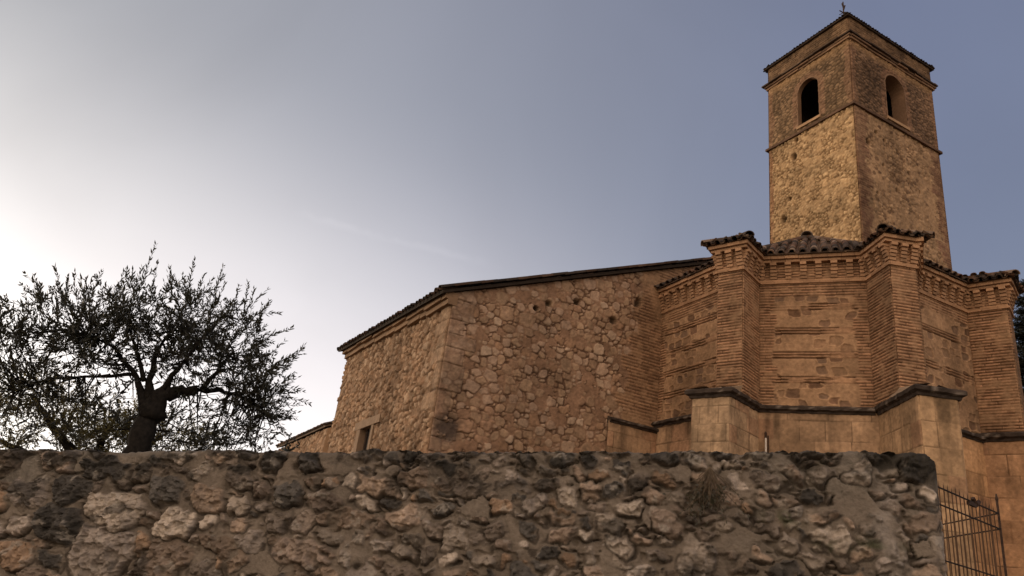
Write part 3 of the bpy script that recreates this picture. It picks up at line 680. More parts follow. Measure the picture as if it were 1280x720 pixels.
# ---- bell tower
T0 = np.array((10.194, 19.496)); TL = np.array((8.605, 22.671)); TR = np.array((14.165, 21.483)); TB = TL+TR-T0
tower = empty('bell_tower', (11.4, 21.8, 0), None, None); tower.parent = church; tower.location = WL['bell_tower']-WL['church']
tower['label'] = 'square stone bell tower with one arched opening per side'
ZST, ZCO, ZRF = 17.70, 20.42, 21.30
LL, LR = plen(TL, T0), plen(T0, TR)
def arch_hole(uc, hw, zs, zsp):
    def f(U, Z): return (np.abs(U-uc) < hw) & (Z > zs) & ((Z < zsp) | ((U-uc)**2+(Z-zsp)**2 < hw*hw))
    return f
HL = (LL-1.747, .44, 17.97, 19.33); HR = (2.25, .52, 17.97, 19.38)
def tower_low_left(U, Z):
    seed = 701; r = np.random.default_rng(seed)
    radii = np.sort(np.concatenate((r.uniform(.06, .09, 160), r.uniform(.032, .055, 5200))))[::-1]
    e, rr, lu, lz, R = stonefield(U, Z, seed, radii, 1.3, 3.2, .05, 7, .86, 6)
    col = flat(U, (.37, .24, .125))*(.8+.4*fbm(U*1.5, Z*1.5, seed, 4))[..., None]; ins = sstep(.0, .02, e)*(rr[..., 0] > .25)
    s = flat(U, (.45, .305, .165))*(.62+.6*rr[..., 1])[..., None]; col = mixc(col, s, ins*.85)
    crev = np.exp(-((e+.006)/.014)**2)*sstep(.3, .6, vn(U*6, Z*6, seed+1)); col = mixc(col, np.array((.11, .062, .028)), crev*.8)
    h = ins*.022*(.4+rr[..., 2])-crev*.03+.035*(fbm(U*12, Z*12, seed+4, 4)-.5)
    d = U; tooth = .10+.16*hsh(np.floor(Z/.3), Z*0, 5); b = sstep(tooth+.02, tooth-.02, d); col = mixc(col, np.array((.26, .14, .075)), b*.8)
    for (hu, hz, q) in ((.62, 14.62, .1), (1.12, 16.9, .1), (1.25, 17.5, .07), (.9, 15.3, .06)):
        k = np.exp(-(((U-hu)/q)**2+((Z-hz)/(q*1.25))**2)**2); col = mixc(col, np.array((.03, .018, .01)), k*.92); h = h-k*.2
    return h, stain(U, Z, col, 711, .6, .3)
def tower_low_right(U, Z):
    seed = 731
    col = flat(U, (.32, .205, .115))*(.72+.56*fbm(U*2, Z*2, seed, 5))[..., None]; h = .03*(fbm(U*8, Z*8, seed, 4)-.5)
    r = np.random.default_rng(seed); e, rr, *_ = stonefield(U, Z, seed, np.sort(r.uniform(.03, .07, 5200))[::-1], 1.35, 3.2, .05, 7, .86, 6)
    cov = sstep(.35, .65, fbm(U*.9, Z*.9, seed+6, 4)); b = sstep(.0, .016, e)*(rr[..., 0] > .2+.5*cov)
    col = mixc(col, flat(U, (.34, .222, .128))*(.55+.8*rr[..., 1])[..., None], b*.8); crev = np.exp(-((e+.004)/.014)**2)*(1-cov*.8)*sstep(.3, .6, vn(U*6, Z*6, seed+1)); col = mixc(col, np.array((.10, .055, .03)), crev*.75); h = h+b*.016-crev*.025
    dk = (rr[..., 2] > .93)*sstep(.0, .012, e); col = mixc(col, np.array((.09, .05, .03)), dk*.7)
    bh, bc = bricks(U, Z, seed+3, ch=.085, c=np.array((.15, .075, .048)), wear=.45)
    for d, w_, s in ((U, .62, 1), (LR-U, .55, 2)):
        tooth = w_*(.45+.8*hsh(np.floor(Z/.36), Z*0, seed+s)); q = sstep(tooth+.06, tooth-.06, d+.3*(fbm(U*5, Z*9, seed+s, 4)-.5)); col = mixc(col, bc, q*.9); h = h*(1-q)+bh*q
    for (hu, hz, q) in ((.62, 16.5, .11), (1.05, 17.05, .06), (1.45, 16.9, .055), (2.1, 16.75, .05), (1.3, 15.9, .05), (.9, 14.7, .05), (2.6, 16.1, .06), (1.9, 15.2, .06), (3.1, 15.6, .05)):
        k = np.exp(-(((U-hu)/q)**2+((Z-hz)/(q*1.1))**2)**2); col = mixc(col, np.array((.04, .022, .014)), k*.9); h = h-k*.12
    return h, stain(U, Z, col, 741, .6, .3)
def belfry(seed, Ln, hole, c):
    def fn(U, Z):
        r = np.random.default_rng(seed); radii = np.sort(r.uniform(.03, .06, 3600))[::-1]
        e, rr, *_ = stonefield(U, Z, seed, radii, 1.9, 3.2, .035, 8, .86, 6, rotmax=.12)
        col = flat(U, c)*(.7+.6*fbm(U*1.5, Z*1.5, seed, 4))[..., None]; ins = sstep(0, .016, e); col = col*(.48+.75*rr[..., 0]*ins+.16*ins)[..., None]
        h = ins*.02*(.4+rr[..., 1])+.045*(fbm(U*9, Z*9, seed, 4)-.5)
        uc, hw, zs, zsp = hole; d = np.where(Z > zsp, np.hypot(U-uc, Z-zsp), np.abs(U-uc))-hw
        b = sstep(.26, .22, d)*(Z > zs); a = np.arctan2(Z-zsp, U-uc); k = np.where(Z > zsp, np.floor(a*9), np.floor(Z/.08)); col = mixc(col, np.array((.26, .145, .088))*(.65+.6*hsh(k, k*0, seed+1))[..., None], b*.55)
        for q in (U, Ln-U):
            tooth = .16+.16*hsh(np.floor(Z/.3), Z*0, seed+7); s = sstep(tooth+.02, tooth-.02, q); col = mixc(col, np.array((.25, .14, .085)), s*.45)
        top = sstep(19.95, 20.3, Z); col = mixc(col, np.array((.37, .225, .11)), top*.5)
        return h, stain(U, Z, col, seed+9, .7, .35)
    return fn
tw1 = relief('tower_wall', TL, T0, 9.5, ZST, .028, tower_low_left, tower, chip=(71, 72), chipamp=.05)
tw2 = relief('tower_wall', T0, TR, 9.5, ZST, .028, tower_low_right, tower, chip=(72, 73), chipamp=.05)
bw1 = relief('belfry_wall', TL, T0, ZST, ZCO, .022, belfry(751, LL, HL, (.185, .118, .066)), tower, hole=arch_hole(*HL), chip=(74, 75), base=False, chipamp=.045)
bw2 = relief('belfry_wall', T0, TR, ZST, ZCO, .022, belfry(761, LR, HR, (.175, .108, .064)), tower, hole=arch_hole(*HR), chip=(75, 76), base=False, chipamp=.045)
join_objs([bw1, bw2])
bwl = MB()
for (a, b) in ((TR, TB), (TB, TL)): bwl.add([(*a, 0), (*b, 0), (*b, ZCO), (*a, ZCO)], [(0, 1, 2, 3)], (.3, .19, .11))
tw3 = bwl.build('tower_wall', M_far, tower); join_objs([tw1, tw2, tw3])
def opening(A, B, hole, seed, dep):
    """jamb, arch lining and dark inner chamber of an arched opening"""
    A = np.array(A); B = np.array(B); t = (B-A)/plen(A, B); n = np.array((t[1], -t[0])); uc, hw, zs, zsp = hole; r = random.Random(seed)
    pts = [(uc-hw, zs), (uc-hw, zsp)]+[(uc-hw*math.cos(math.pi*k/14), zsp+hw*math.sin(math.pi*k/14)) for k in range(1, 14)]+[(uc+hw, zsp), (uc+hw, zs)]
    m = MB(); V = []; 
    def at(u, z, o): p = A+t*u+n*o; return (p[0], p[1], z)
    for (o, g) in ((.012, .05), (.02, 0), (-dep, 0)):
        V += [at(u+(math.copysign(g, u-uc)), z+(g if z > zsp and g else 0), o) for u, z in pts]
    s = len(pts); F = [(k*s+i, k*s+i+1, (k+1)*s+i+1, (k+1)*s+i) for k in range(2) for i in range(s-1)]
    m.add(V, F, (.19, .115, .07)); m.box(at(uc-hw-.06, zs-.1, -dep), np.array((*t, 0))*(2*hw+.12), np.array((*n, 0))*(dep+.06), (0, 0, .105), (.33, .21, .12))
    return m.build('arched_opening', M_far, tower)
opening(TL, T0, HL, 1, .16); opening(T0, TR, HR, 2, .5)
ch = MB(); q = .55; c0 = T0+(TB-T0)*.14; c1 = TL+(TR-TL)*.14; c2 = TB+(T0-TB)*.14; c3 = TR+(TL-TR)*.14
for a, b, h in ((c1, c0, HL), (c0, c3, HR)): pass
ch.add([(*p, 17.9) for p in (c0, c3, c2, c1)]+[(*p, ZCO) for p in (c0, c3, c2, c1)], [(0, 1, 2, 3), (4, 7, 6, 5), (1, 2, 6, 5), (2, 3, 7, 6)], (.05, .035, .024)); ch.build('bell_chamber', M_far, tower)
def band(mb, z0, z1, o, seed, c, var=.3, irregular=.01):
    r = random.Random(seed); Q = [TL, T0, TR, TB]
    for i in range(4):
        A, B = Q[i], Q[(i+1) % 4]; t = (B-A)/plen(A, B); n = np.array((t[1], -t[0])); u = -o; E = plen(A, B)+(o if i % 2 == 0 else -.0)
        if i % 2: u = 0; E = plen(A, B)
        while u < E-.01:
            v = min(E, u+r.uniform(.3, .6)); v = E if E-v < .2 else v; a = A+t*u-n*.06
            mb.box((a[0], a[1], z0+r.uniform(0, .006)), (t[0]*(v-u-.004), t[1]*(v-u-.004), 0), (n[0]*(o+.06+r.uniform(-irregular, irregular)), n[1]*(o+.06+r.uniform(-irregular, irregular)), 0), (0, 0, z1-z0-r.uniform(0, .008)), np.array(c)*r.uniform(1-var, 1+var)); u = v
m = MB(); band(m, ZST-.05, ZST+.04, .08, 1, (.10, .06, .038)); m.build('string_course', M_far, tower)
m = MB(); band(m, ZCO-.05, ZCO+.03, .06, 2, (.19, .115, .068), irregular=.02); band(m, ZCO+.035, ZCO+.11, .10, 3, (.15, .09, .055), irregular=.025); band(m, ZCO+.115, ZCO+.17, .17, 4, (.07, .048, .033), irregular=.03); m.build('cornice', M_far, tower)
def para(U, Z):
    h, c = bricks(U, Z, 91, ch=.09, bl=.35, c=np.array((.24, .15, .085)), wear=.6); return h*2+.03*(fbm(U*7, Z*7, 92, 4)-.5), stain(U, Z, c*.66*(.35+1.3*fbm(U*5, Z*5, 93, 5))[..., None], 95, .8, .5)
pp = []
pp.append(relief('parapet', TL, T0, ZCO+.2, ZRF, .025, para, tower, chip=(81, 82), base=False)); pp.append(relief('parapet', T0, TR, ZCO+.2, ZRF, .025, para, tower, chip=(82, 83), base=False))
pp.append(relief('parapet', TR, TB, ZCO+.2, ZRF, .2, para, tower, base=False)); pp.append(relief('parapet', TB, TL, ZCO+.2, ZRF, .2, para, tower, base=False)); join_objs(pp)
m = MB(); Q = [TL, T0, TR, TB]; cen = (T0+TB)/2; E = [(cen+(p-cen)*1.055) for p in Q]; ZPK = 22.75
m.add([(*p, ZRF) for p in E]+[(*p, ZRF+.09) for p in E]+[(*cen, ZPK)], [(3, 2, 1, 0)]+[(i, (i+1) % 4, (i+1) % 4+4, i+4) for i in range(4)]+[(i+4, (i+1) % 4+4, 8) for i in range(4)], (.05, .035, .026))
rnd = random.Random(5)
for i in range(4):
    A, B = E[i], E[(i+1) % 4]; mid = (A+B)/2; iw = cen-mid; hl = np.linalg.norm(iw); sl = math.atan((ZPK-ZRF-.09)/hl); Lq = plen(A, B)
    tiles(m, (*A, ZRF+.05), (*B, ZRF+.05), iw/hl, sl, lambda u, Lq=Lq, hl=hl: max(.1, min(u, Lq-u, .8)), rnd, sp=.12, r=.034, pal=[(.035, .026, .02), (.05, .033, .024)])
m.build('tower_roof', M_tile, tower)
m = MB(); base = np.array((*cen, ZPK-.1)); base[:2] = cen
m.tube([base, base+(0, 0, 2.0)], .024, 6); hgt = base+np.array((0, 0, 1.45)); rt = np.array((.9, .4, 0))
m.tube([hgt-rt*.22, hgt+rt*.22], .022, 6); m.tube([hgt+(0, 0, -.22)-rt*.24, hgt+(0, 0, .02)+rt*.0], .016, 6)
m.add([hgt+(0, 0, .12), hgt+(0, 0, .42)+rt*.1, hgt+(0, 0, .36), hgt+(0, 0, .42)-rt*.1, hgt+(.02, -.03, .12), hgt+(.02, -.03, .42)+rt*.1, hgt+(.02, -.03, .36), hgt+(.02, -.03, .42)-rt*.1], [(0, 1, 2, 3), (7, 6, 5, 4), (0, 4, 5, 1), (1, 5, 6, 2), (2, 6, 7, 3), (3, 7, 4, 0)])
m.build('weather_vane', M_iron, tower)

# ================================================================== LOW BUILDING BEYOND THE NAVE
ax = empty('annex', (-6.5, 26.5, 0), 'low stone outbuilding with a tiled roof beside the far end of the nave', 'building')
AA = np.array((-8.1, 29.4)); AB = np.array((-5.119, 23.448)); tA = (AB-AA)/plen(AA, AB); nA = np.array((tA[1], -tA[0])); inA = -nA
relief('wall', AA, AB, 3., 5.78, .03, lambda U, Z: (lambda q: (q[0], q[1]*1.15))(rubble_wall(U, Z)), ax)
m = MB()
BB = AB+inA*4; BA = AA+inA*4
m.add([(*AB, 0), (*BB, 0), (*BB, 5.78), (*AB, 5.78), (*AA, 0), (*BA, 0), (*BA, 5.78), (*AA, 5.78), (*(AB+inA*2), 6.7), (*(AA+inA*2), 6.7)], [(0, 1, 2, 8, 3), (1, 5, 6, 2), (5, 4, 7, 9, 6)], (.34, .22, .13)); m.build('end_wall', M_far, ax)
m = MB(); rnd = random.Random(8); a3 = np.array((*(AA+nA*.10), 5.80)); b3 = np.array((*(AB+nA*.10), 5.80)); rg = np.array((*(inA*2.25), 0.98))
m.box(a3, b3-a3, rg, (0, 0, .05), (.10, .07, .048)); m.box(a3+rg, b3-a3, np.array((*(inA*2.3), -1.)), (0, 0, .07), (.07, .05, .035)); tiles(m, a3+(0, 0, .07), b3+(0, 0, .07), inA, math.atan(.98/2.25), .8, rnd, sp=.2, r=.07); m.build('roof', M_tile, ax)

# ================================================================== GARDEN WALL
GW0 = np.array((-2.974, 4.745)); gt = np.array((.9690, -.2470)); gn = np.array((-.2470, -.9690)); S0, S1 = -1.6, 5.245; RC = .07; TH = .46
def gtop(s): return 2.046+.0848*s
def facets(x, y, f, seed):
    # broken faces: every small cell is a plane of its own tilt
    x = x*f; y = y*f; ix = np.floor(x); iy = np.floor(y); best = np.full(x.shape, 9.); hh = np.zeros(x.shape)
    for a in (-1, 0, 1):
        for b in (-1, 0, 1):
            jx = ix+a; jy = iy+b; dx = x-jx-hsh(jx, jy, seed); dy = y-jy-hsh(jx, jy, seed+1); d = dx*dx+dy*dy; m = d < best
            best = np.where(m, d, best); hh = np.where(m, (hsh(jx, jy, seed+2)-.5)*1.6*dx+(hsh(jx, jy, seed+3)-.6)*1.6*dy+(hsh(jx, jy, seed+4)-.5)*.7, hh)
    return hh/f
def gstone(Sg, Zg, seed=901):
    """relief and colours of the rubble face; Sg along the wall, Zg height"""
    r = np.random.default_rng(seed)
    sc_ = lambda x, z: float(np.interp(x, [-1.6, .9, 1.5, 3., 6], [1.7, 1.5, 1.02, .74, .68]))
    radii = np.sort(np.concatenate((r.uniform(.055, .08, 160), r.uniform(.026, .05, 3000), r.uniform(.012, .026, 3500))))[::-1]
    pre = [(0.92, 1.78, 0.105, 1.93, 3), (1.33, 1.75, 0.083, 1.73, 3), (0.92, 1.55, 0.136, 1.43, 8), (0.6, 1.67, 0.102, 1.67, 6), (0.79, 2.0, 0.067, 3.34, 6), (1.2, 1.92, 0.069, 1.71, 6), (0.31, 1.83, 0.083, 1.87, 8), (0.35, 1.48, 0.078, 1.72, 5), (0.61, 1.47, 0.049, 2.13, 6), (1.17, 1.62, 0.065, 1.0, 5), (1.33, 1.56, 0.106, 1.39, 0), (1.5, 1.9, 0.075, 1.44, 1), (1.66, 2.02, 0.058, 2.2, 4), (1.96, 1.98, 0.069, 1.58, 6), (2.19, 1.95, 0.055, 1.94, 7), (1.82, 1.7, 0.046, 1.65, 8), (2.11, 1.69, 0.081, 1.98, 7), (2.37, 1.88, 0.053, 2.11, 1), (2.47, 2.07, 0.047, 3.12, 1), (1.83, 2.15, 0.081, 0.78, 6), (2.04, 2.17, 0.089, 0.81, 6), (2.95, 1.83, 0.047, 1.81, 3), (3.3, 1.93, 0.05, 0.98, 6), (3.78, 1.9, 0.052, 1.34, 3), (3.48, 1.91, 0.042, 1.92, 0), (3.72, 2.0, 0.053, 1.11, 2), (4.14, 1.88, 0.09, 1.07, 2), (4.26, 2.4, 0.044, 1.32, 6), (3.99, 2.36, 0.048, 1.64, 6), (3.45, 2.29, 0.054, 1.17, 6), (3.59, 2.31, 0.049, 1.17, 6), (4.66, 2.24, 0.038, 1.93, 6), (4.47, 2.28, 0.042, 1.5, 4), (4.89, 2.36, 0.069, 0.78, 2), (5.02, 2.19, 0.044, 1.34, 1), (4.93, 2.11, 0.032, 1.39, 2), (5.16, 2.42, 0.084, 0.83, 6), (5.2, 2.29, 0.044, 1.0, 3), (3.98, 2.24, 0.035, 2.11, 5)]
    e, rr, lu, lz, R = stonefield(Sg, Zg, seed, radii, 1.55, 2.9, .055, 10, 1.0, 7, sc_, .5, pre)
    big = R/.08
    show = (rr[..., 0] > .05)
    wob = .016*(fbm(Sg*24, Zg*24, seed+1, 5)-.5)*2
    ins = sstep(.001, .009, e+wob)*show
    dome = np.clip((e+.0)/(R*.55), 0, 1)**.38
    crag = 1-np.abs(2*fbm(Sg*16+rr[..., 1]*40, Zg*16, seed+2, 5)-1)
    crag2 = fbm(Sg*38, Zg*38, seed+3, 4)
    prot = (.012+.022*rr[..., 4])*np.clip(big, .55, 1.35)
    tilt = ((rr[..., 1]-.5)*.5*lu+(rr[..., 2]-.62)*.75*lz)
    hs = prot*dome+tilt*.4+(crag-.75)*.034*np.clip(big, .6, 1.3)+(crag2-.5)*.022+.6*facets(Sg+.02*fbm(Sg*20, Zg*20, 5, 3)+rr[..., 1]*9, Zg, 20., 41)+.6*facets(Sg+rr[..., 2]*9+.01*fbm(Sg*40, Zg*40, 6, 2), Zg, 45., 43)
    mort = .018*(fbm(Sg*6, Zg*6, seed+4, 3)-.5)+.009*(fbm(Sg*30, Zg*30, seed+5, 5)-.5)
    h = mort*(1-ins)+np.maximum(hs, .002)*ins
    pit = np.exp(-((e+.004)/.010)**2)*show*sstep(.42, .6, vn(Sg*8, Zg*8, seed+6)); low = (lz < .2*R)
    h = h-pit*.03*np.where(low, 1., .3)
    hole = sstep(.70, .78, fbm(Sg*9, Zg*9, seed+7, 3)); h = h-hole*.015
    # colours the stones have themselves
    pal = np.array(((.18, .135, .10), (.195, .145, .105), (.17, .14, .11), (.29, .24, .19), (.13, .105, .083), (.20, .135, .088), (.062, .055, .047), (.15, .115, .088), (.235, .195, .16), (.175, .13, .095), (.145, .115, .09)))
    s = pal[(rr[..., 3]*len(pal)).astype(int) % len(pal)]*np.array((1.18, 1.22, 1.27))*(.62+.76*rr[..., 1])[..., None]
    s = s*(.5+1.0*fbm(Sg*14, Zg*12, seed+8, 4))[..., None]
    col = flat(Sg, (.175, .146, .116))*(.7+.5*fbm(Sg*2.2, Zg*3, seed+9, 4))[..., None]
    col = mixc(col, np.array((.165, .15, .125)), sstep(.5, .7, fbm(Sg*1.1, Zg*2, seed+15, 3))*.6)
    col = mixc(col, s, ins); dirt = np.exp(-((e+.003)/.008)**2)*show*np.where(low, 1., .35)*sstep(.25, .6, vn(Sg*11, Zg*11, seed+21)); col = mixc(col, np.array((.035, .028, .022)), dirt*.85)
    td = gtop(Sg)-Zg                                  # distance below the top
    lic = sstep(.50, .62, fbm(Sg*7, Zg*9, seed+10, 4)+.30*np.exp(-td/.07)-.06)*np.clip(.35+.65*ins, 0, 1)
    lic = np.maximum(lic*sstep(.42, .05, td), sstep(.62, .7, fbm(Sg*5, Zg*6, seed+11, 4))*ins*.8)
    col = mixc(col, np.array((.032, .030, .026)), lic*.88)
    wl = sstep(.66, .73, fbm(Sg*15, Zg*15, seed+12, 4))*ins; col = mixc(col, np.array((.30, .27, .23)), wl*.6)
    # moss and a pale lime run near the free end
    for (ms, mz, mr) in ((4.55, 2.11, .09), (4.75, 2.0, .07), (4.18, 2.16, .06), (4.97, 2.02, .1)):
        k = np.exp(-((Sg-ms)/mr)**2-((Zg-mz)/(mr*.4))**2)*sstep(.35, .6, fbm(Sg*25, Zg*25, 7, 3)); col = mixc(col, np.array((.05, .06, .028)), k*.8)
    k = np.exp(-((Sg-5.0-.02*np.sin(Zg*20))/.045)**2)*sstep(2.45, 2.3, Zg)*sstep(.35, .55, fbm(Sg*9, Zg*4, 17, 3)); col = mixc(col, np.array((.27, .24, .21)), k*.75)
    k = sstep(4.9, 5.0, Sg)*sstep(.22, .12, td)*sstep(.4, .55, fbm(Sg*9, Zg*9, 18, 3)); col = mixc(col, np.array((.03, .027, .022)), k*.9)
    return h, col
def garden_wall():
    cell = .0055
    pf = S1-S0-RC; pa = RC*math.pi/2; pe = TH-2*RC; Lp = pf+pa+pe
    zlow = 1.05
    # profile: front face up, rounded shoulder, top towards the middle
    sh = .03; Hh = 1.46; sl = [(0, q) for q in np.arange(0, 1.0001, cell/Hh)]
    nt_ = [(sh*(1-math.cos(a)), sh*math.sin(a)) for a in np.linspace(0, math.pi/2, 8)[1:]]
    topn = [(sh+d, sh) for d in (.015, .03, .05, .08, .12, .16)]
    ns = int(Lp/cell); s = np.linspace(0, Lp, ns+1)
    prof_in = np.array([0]*len(sl)+[a for a, b in nt_]+[a for a, b in topn]); nP = len(prof_in)
    f = np.array([q for _, q in sl]+[1]*(nP-len(sl))); ex = np.array([0]*len(sl)+[b for a, b in nt_]+[b for a, b in topn])
    Sg = np.tile(S0+s, (nP, 1)); zt = gtop(np.minimum(S0+s, S1))+.013*(fbm(s*6, s*0, 71, 4)-.5)*2+.008*(fbm(s*40, s*0, 73, 3)-.5)*2-sh
    endd = np.clip((S0+s-(S1-.10))/.10, 0, 1); zt = zt-.035*(1-np.sqrt(np.maximum(0, 1-endd**2)))*1.0-.012*(endd >= 1)
    Zg = zlow+f[:, None]*(zt[None, :]-zlow)+ex[:, None]
    Zs = Zg+(prof_in[:, None])*.9
    h, col = gstone(Sg, Zs)
    h = h*np.where(prof_in > sh, .5, 1.)[:, None]
    # plan path: front, rounded corner, end face
    h = h*(1-.75*sstep(S1-.14, S1-.05, Sg)*sstep(S1+.25, S1+.12, Sg))
    d = s; onf = d <= pf; onc = (d > pf) & (d <= pf+pa); a = np.clip((d-pf)/RC, 0, math.pi/2); e = np.clip(d-pf-pa, 0, None)
    c0 = GW0+gt*(S1-RC)-gn*RC
    X = np.empty((ns+1, 2)); Nn = np.empty((ns+1, 2))
    for i in range(2):
        Nn[:, i] = gn[i]*np.cos(a)+gt[i]*np.sin(a)
        X[:, i] = np.where(onf, GW0[i]+gt[i]*(S0+d), c0[i]+Nn[:, i]*RC-gn[i]*e)
    o = -prof_in[:, None]*np.where(onf, 1, 1.)+np.where((prof_in > sh)[:, None], 0, h)
    up = np.where((prof_in > sh)[:, None], h*.6, 0)
    Px = X[None, :, 0]+Nn[None, :, 0]*o; Py = X[None, :, 1]+Nn[None, :, 1]*o; Pz = Zg+up
    P = np.stack((Px, Py, Pz), -1).reshape(-1, 3); ids = np.arange(P.shape[0]).reshape(nP, ns+1)
    F = np.stack((ids[:-1, :-1], ids[:-1, 1:], ids[1:, 1:], ids[1:, :-1]), -1).reshape(-1, 4); colr = col.reshape(-1, 3)
    # filler: back half and foot
    def addbox(P, F, colr, s0, s1, o0, o1, zb, za, zc, c):
        k = len(P); q = []
        for (ss, z) in ((s0, za), (s1, zc)):
            for oo in (o0, o1):
                p = GW0+gt*ss-gn*oo; q += [(p[0], p[1], zb), (p[0], p[1], z)]
        q = np.array(q); Fq = np.array([(0, 1, 5, 4), (2, 6, 7, 3), (1, 3, 7, 5), (0, 2, 3, 1), (4, 5, 7, 6)])+k
        return np.vstack((P, q)), np.vstack((F, Fq)), np.vstack((colr, np.tile(c, (8, 1))))
    P, F, colr = addbox(P, F, colr, S0, S1-.16, .10, TH, -.1, gtop(S0)-.012, gtop(S1-.16)-.012, (.10, .085, .07))
    P, F, colr = addbox(P, F, colr, S0, S1, .0, TH, -.1, zlow+.004, zlow+.004, (.17, .125, .09))
    return mesh_obj('garden_wall', P, F, M_near, None, np.clip(colr, .004, .9), True, origin=(GW0[0]+gt[0]*2-gn[0]*.2, GW0[1]+gt[1]*2-gn[1]*.2, 0))
tag(garden_wall(), 'low rubble garden wall of rough stones with dark lichen along its top, in front of the church', 'stone wall')

# ================================================================== IRON FENCE beside the wall end
FC = np.array((3.389, 4.951)); fa = np.array((.788, .6157)); fb = az(5)
M_rust = masonry('rusted_iron', 40, .3, .003, .4, .8)
fence = empty('iron_fence', (FC[0], FC[1], 0), 'rusty iron bar fence standing between the end of the rubble wall and the church', 'fence')
RUST = (.085, .05, .03); DARK = (.02, .014, .011)
def bar(mb, p, z0, z1, w_=.012, d=fa):
    n = np.array((-d[1], d[0])); a = p-d*w_/2-n*w_/2; mb.box((a[0], a[1], z0), (*(d*w_), 0), (*(n*w_), 0), (0, 0, z1-z0), RUST)
    c = (p[0], p[1], z1+.03); q = [(*(a), z1), (*(a+d*w_), z1), (*(a+d*w_+n*w_), z1), (*(a+n*w_), z1)]; mb.add(q+[c], [(0, 1, 4), (1, 2, 4), (2, 3, 4), (3, 0, 4)], RUST)
def rail(mb, A, B, z, t=.0075):
    d = (B-A)/plen(A, B); n = np.array((-d[1], d[0])); a = A-n*t/2; mb.box((a[0], a[1], z-t/2), (*(B-A), 0), (*(n*t), 0), (0, 0, t), DARK)
FS = FC-fa*1.15; fr_ = random.Random(3)
for nm, A, B, d, k in (('front_panel', FS, FC, fa, 19), ('side_panel', FC+fb*2.6, FC, fb, 22)):
    m = MB()
    for i in range(k):
        p = A+(B-A)*(i+.35)/k; bar(m, p+np.array((-d[1], d[0]))*.016+d*fr_.uniform(-.006, .006), .12, 2.535+fr_.uniform(-.012, .012), .0052, d)
    for z in (2.512, 2.412, 2.10, 1.2, .25): rail(m, A, B, z)
    m.build(nm, M_rust, fence)
m = MB(); m.tube([(FC[0], FC[1], 0), (FC[0], FC[1], 2.60)], .0075, 8); m.tube([(FC[0], FC[1], 2.60), (FC[0], FC[1], 2.64)], [.010, .005], 8); m.build('post', M_iron, fence)
m = MB(); p = FC-fa*.42; m.box((p[0]-.06, p[1]-.06, 2.485), (.09, .07, 0), (-.012, .016, 0), (0, 0, .022)); m.tube([(p[0], p[1], 2.54), (p[0]+.03, p[1]+.02, 2.50), (p[0]+.07, p[1]+.05, 2.53)], .014, 6); m.build('latch', M_iron, fence)

# ================================================================== POLE in the corner of the buttress
m = MB(); m.tube([(5.07, 13.66, 0), (5.07, 13.66, 4.93)], .017, 8, (.6, .56, .5)); pl_ = empty('standpipe', (5.07, 13.66, 0), 'thin pale pipe with a black cap in the corner of the buttress plinth', 'pipe')
m.build('pipe', M_white, pl_); m = MB(); m.tube([(5.07, 13.66, 4.93), (5.07, 13.66, 5.02), (5.07, 13.66, 5.05)], [.026, .026, .012], 8); m.tube([(5.115, 13.66, 0), (5.115, 13.66, 4.98)], .014, 6); m.build('cap', M_iron, pl_)

# ================================================================== TREES
class Leaves:
    def __init__(s): s.V = []; s.F = []
    def leaf(s, p, d, nrm, ln, wd):
        side = np.cross(d, nrm); side /= np.linalg.norm(side)+1e-9; n = np.cross(side, d); b = len(s.V)
        s.V += [p, p+d*ln*.4+side*wd*.5+n*ln*.03, p+d*ln-n*ln*.04, p+d*ln*.4-side*wd*.5+n*ln*.03, p+d*ln*.45-n*ln*.05]; s.F += [(b, b+1, b+4), (b+1, b+2, b+4), (b, b+4, b+3), (b+4, b+2, b+3)]
    def build(s, name, m, parent): return mesh_obj(name, np.array(s.V), np.array(s.F), m, parent)
def unit(v): return v/(np.linalg.norm(v)+1e-9)
def shoot(lv, br, p, d, ln, r, leaf=.055, step=.022, droop=.1, wig=.18, r0=.003, lw_=.018):
    """a twig with pairs of narrow leaves"""
    pts = [p]; n = max(3, int(ln/step)); q = p.copy(); d = unit(d)
    for i in range(n):
        d = unit(d+r.normal(0, wig, 3)*.35+np.array((0, 0, -droop*.05))); q = q+d*step; pts.append(q)
        if i > 0:
            sd_ = unit(np.cross(d, r.normal(0, 1, 3)))
            for sg in (1, -1):
                if r.random() < .86:
                    ld = unit(d*r.uniform(.7, 1.3)+sd_*sg*r.uniform(.4, .8)+r.normal(0, .15, 3)); lv.leaf(q, ld, unit(r.normal(0, 1, 3)), leaf*r.uniform(.65, 1.2)*(1-.35*i/n), lw_*r.uniform(.8, 1.3))
    k = pts[::max(1, n//3)]; k = k if len(k) > 1 else pts[::n]
    br.tube(k, list(np.linspace(r0, r0*.35, len(k))), 4, cap=False)
def limb(br, pts, rs, r, sub=3, seg=9, wob=.04):
    P = [np.array(p, float) for p in pts]; Q = []; R = []
    for i in range(len(P)-1):
        for j in range(sub):
            f = j/sub; Q.append(P[i]*(1-f)+P[i+1]*f+(r.normal(0, wob, 3)*rs[i] if (i or j) else 0)); R.append((rs[i]*(1-f)+rs[i+1]*f)*r.uniform(.9, 1.12))
    Q.append(P[-1]); R.append(rs[-1]); br.tube(Q, R, seg); return Q
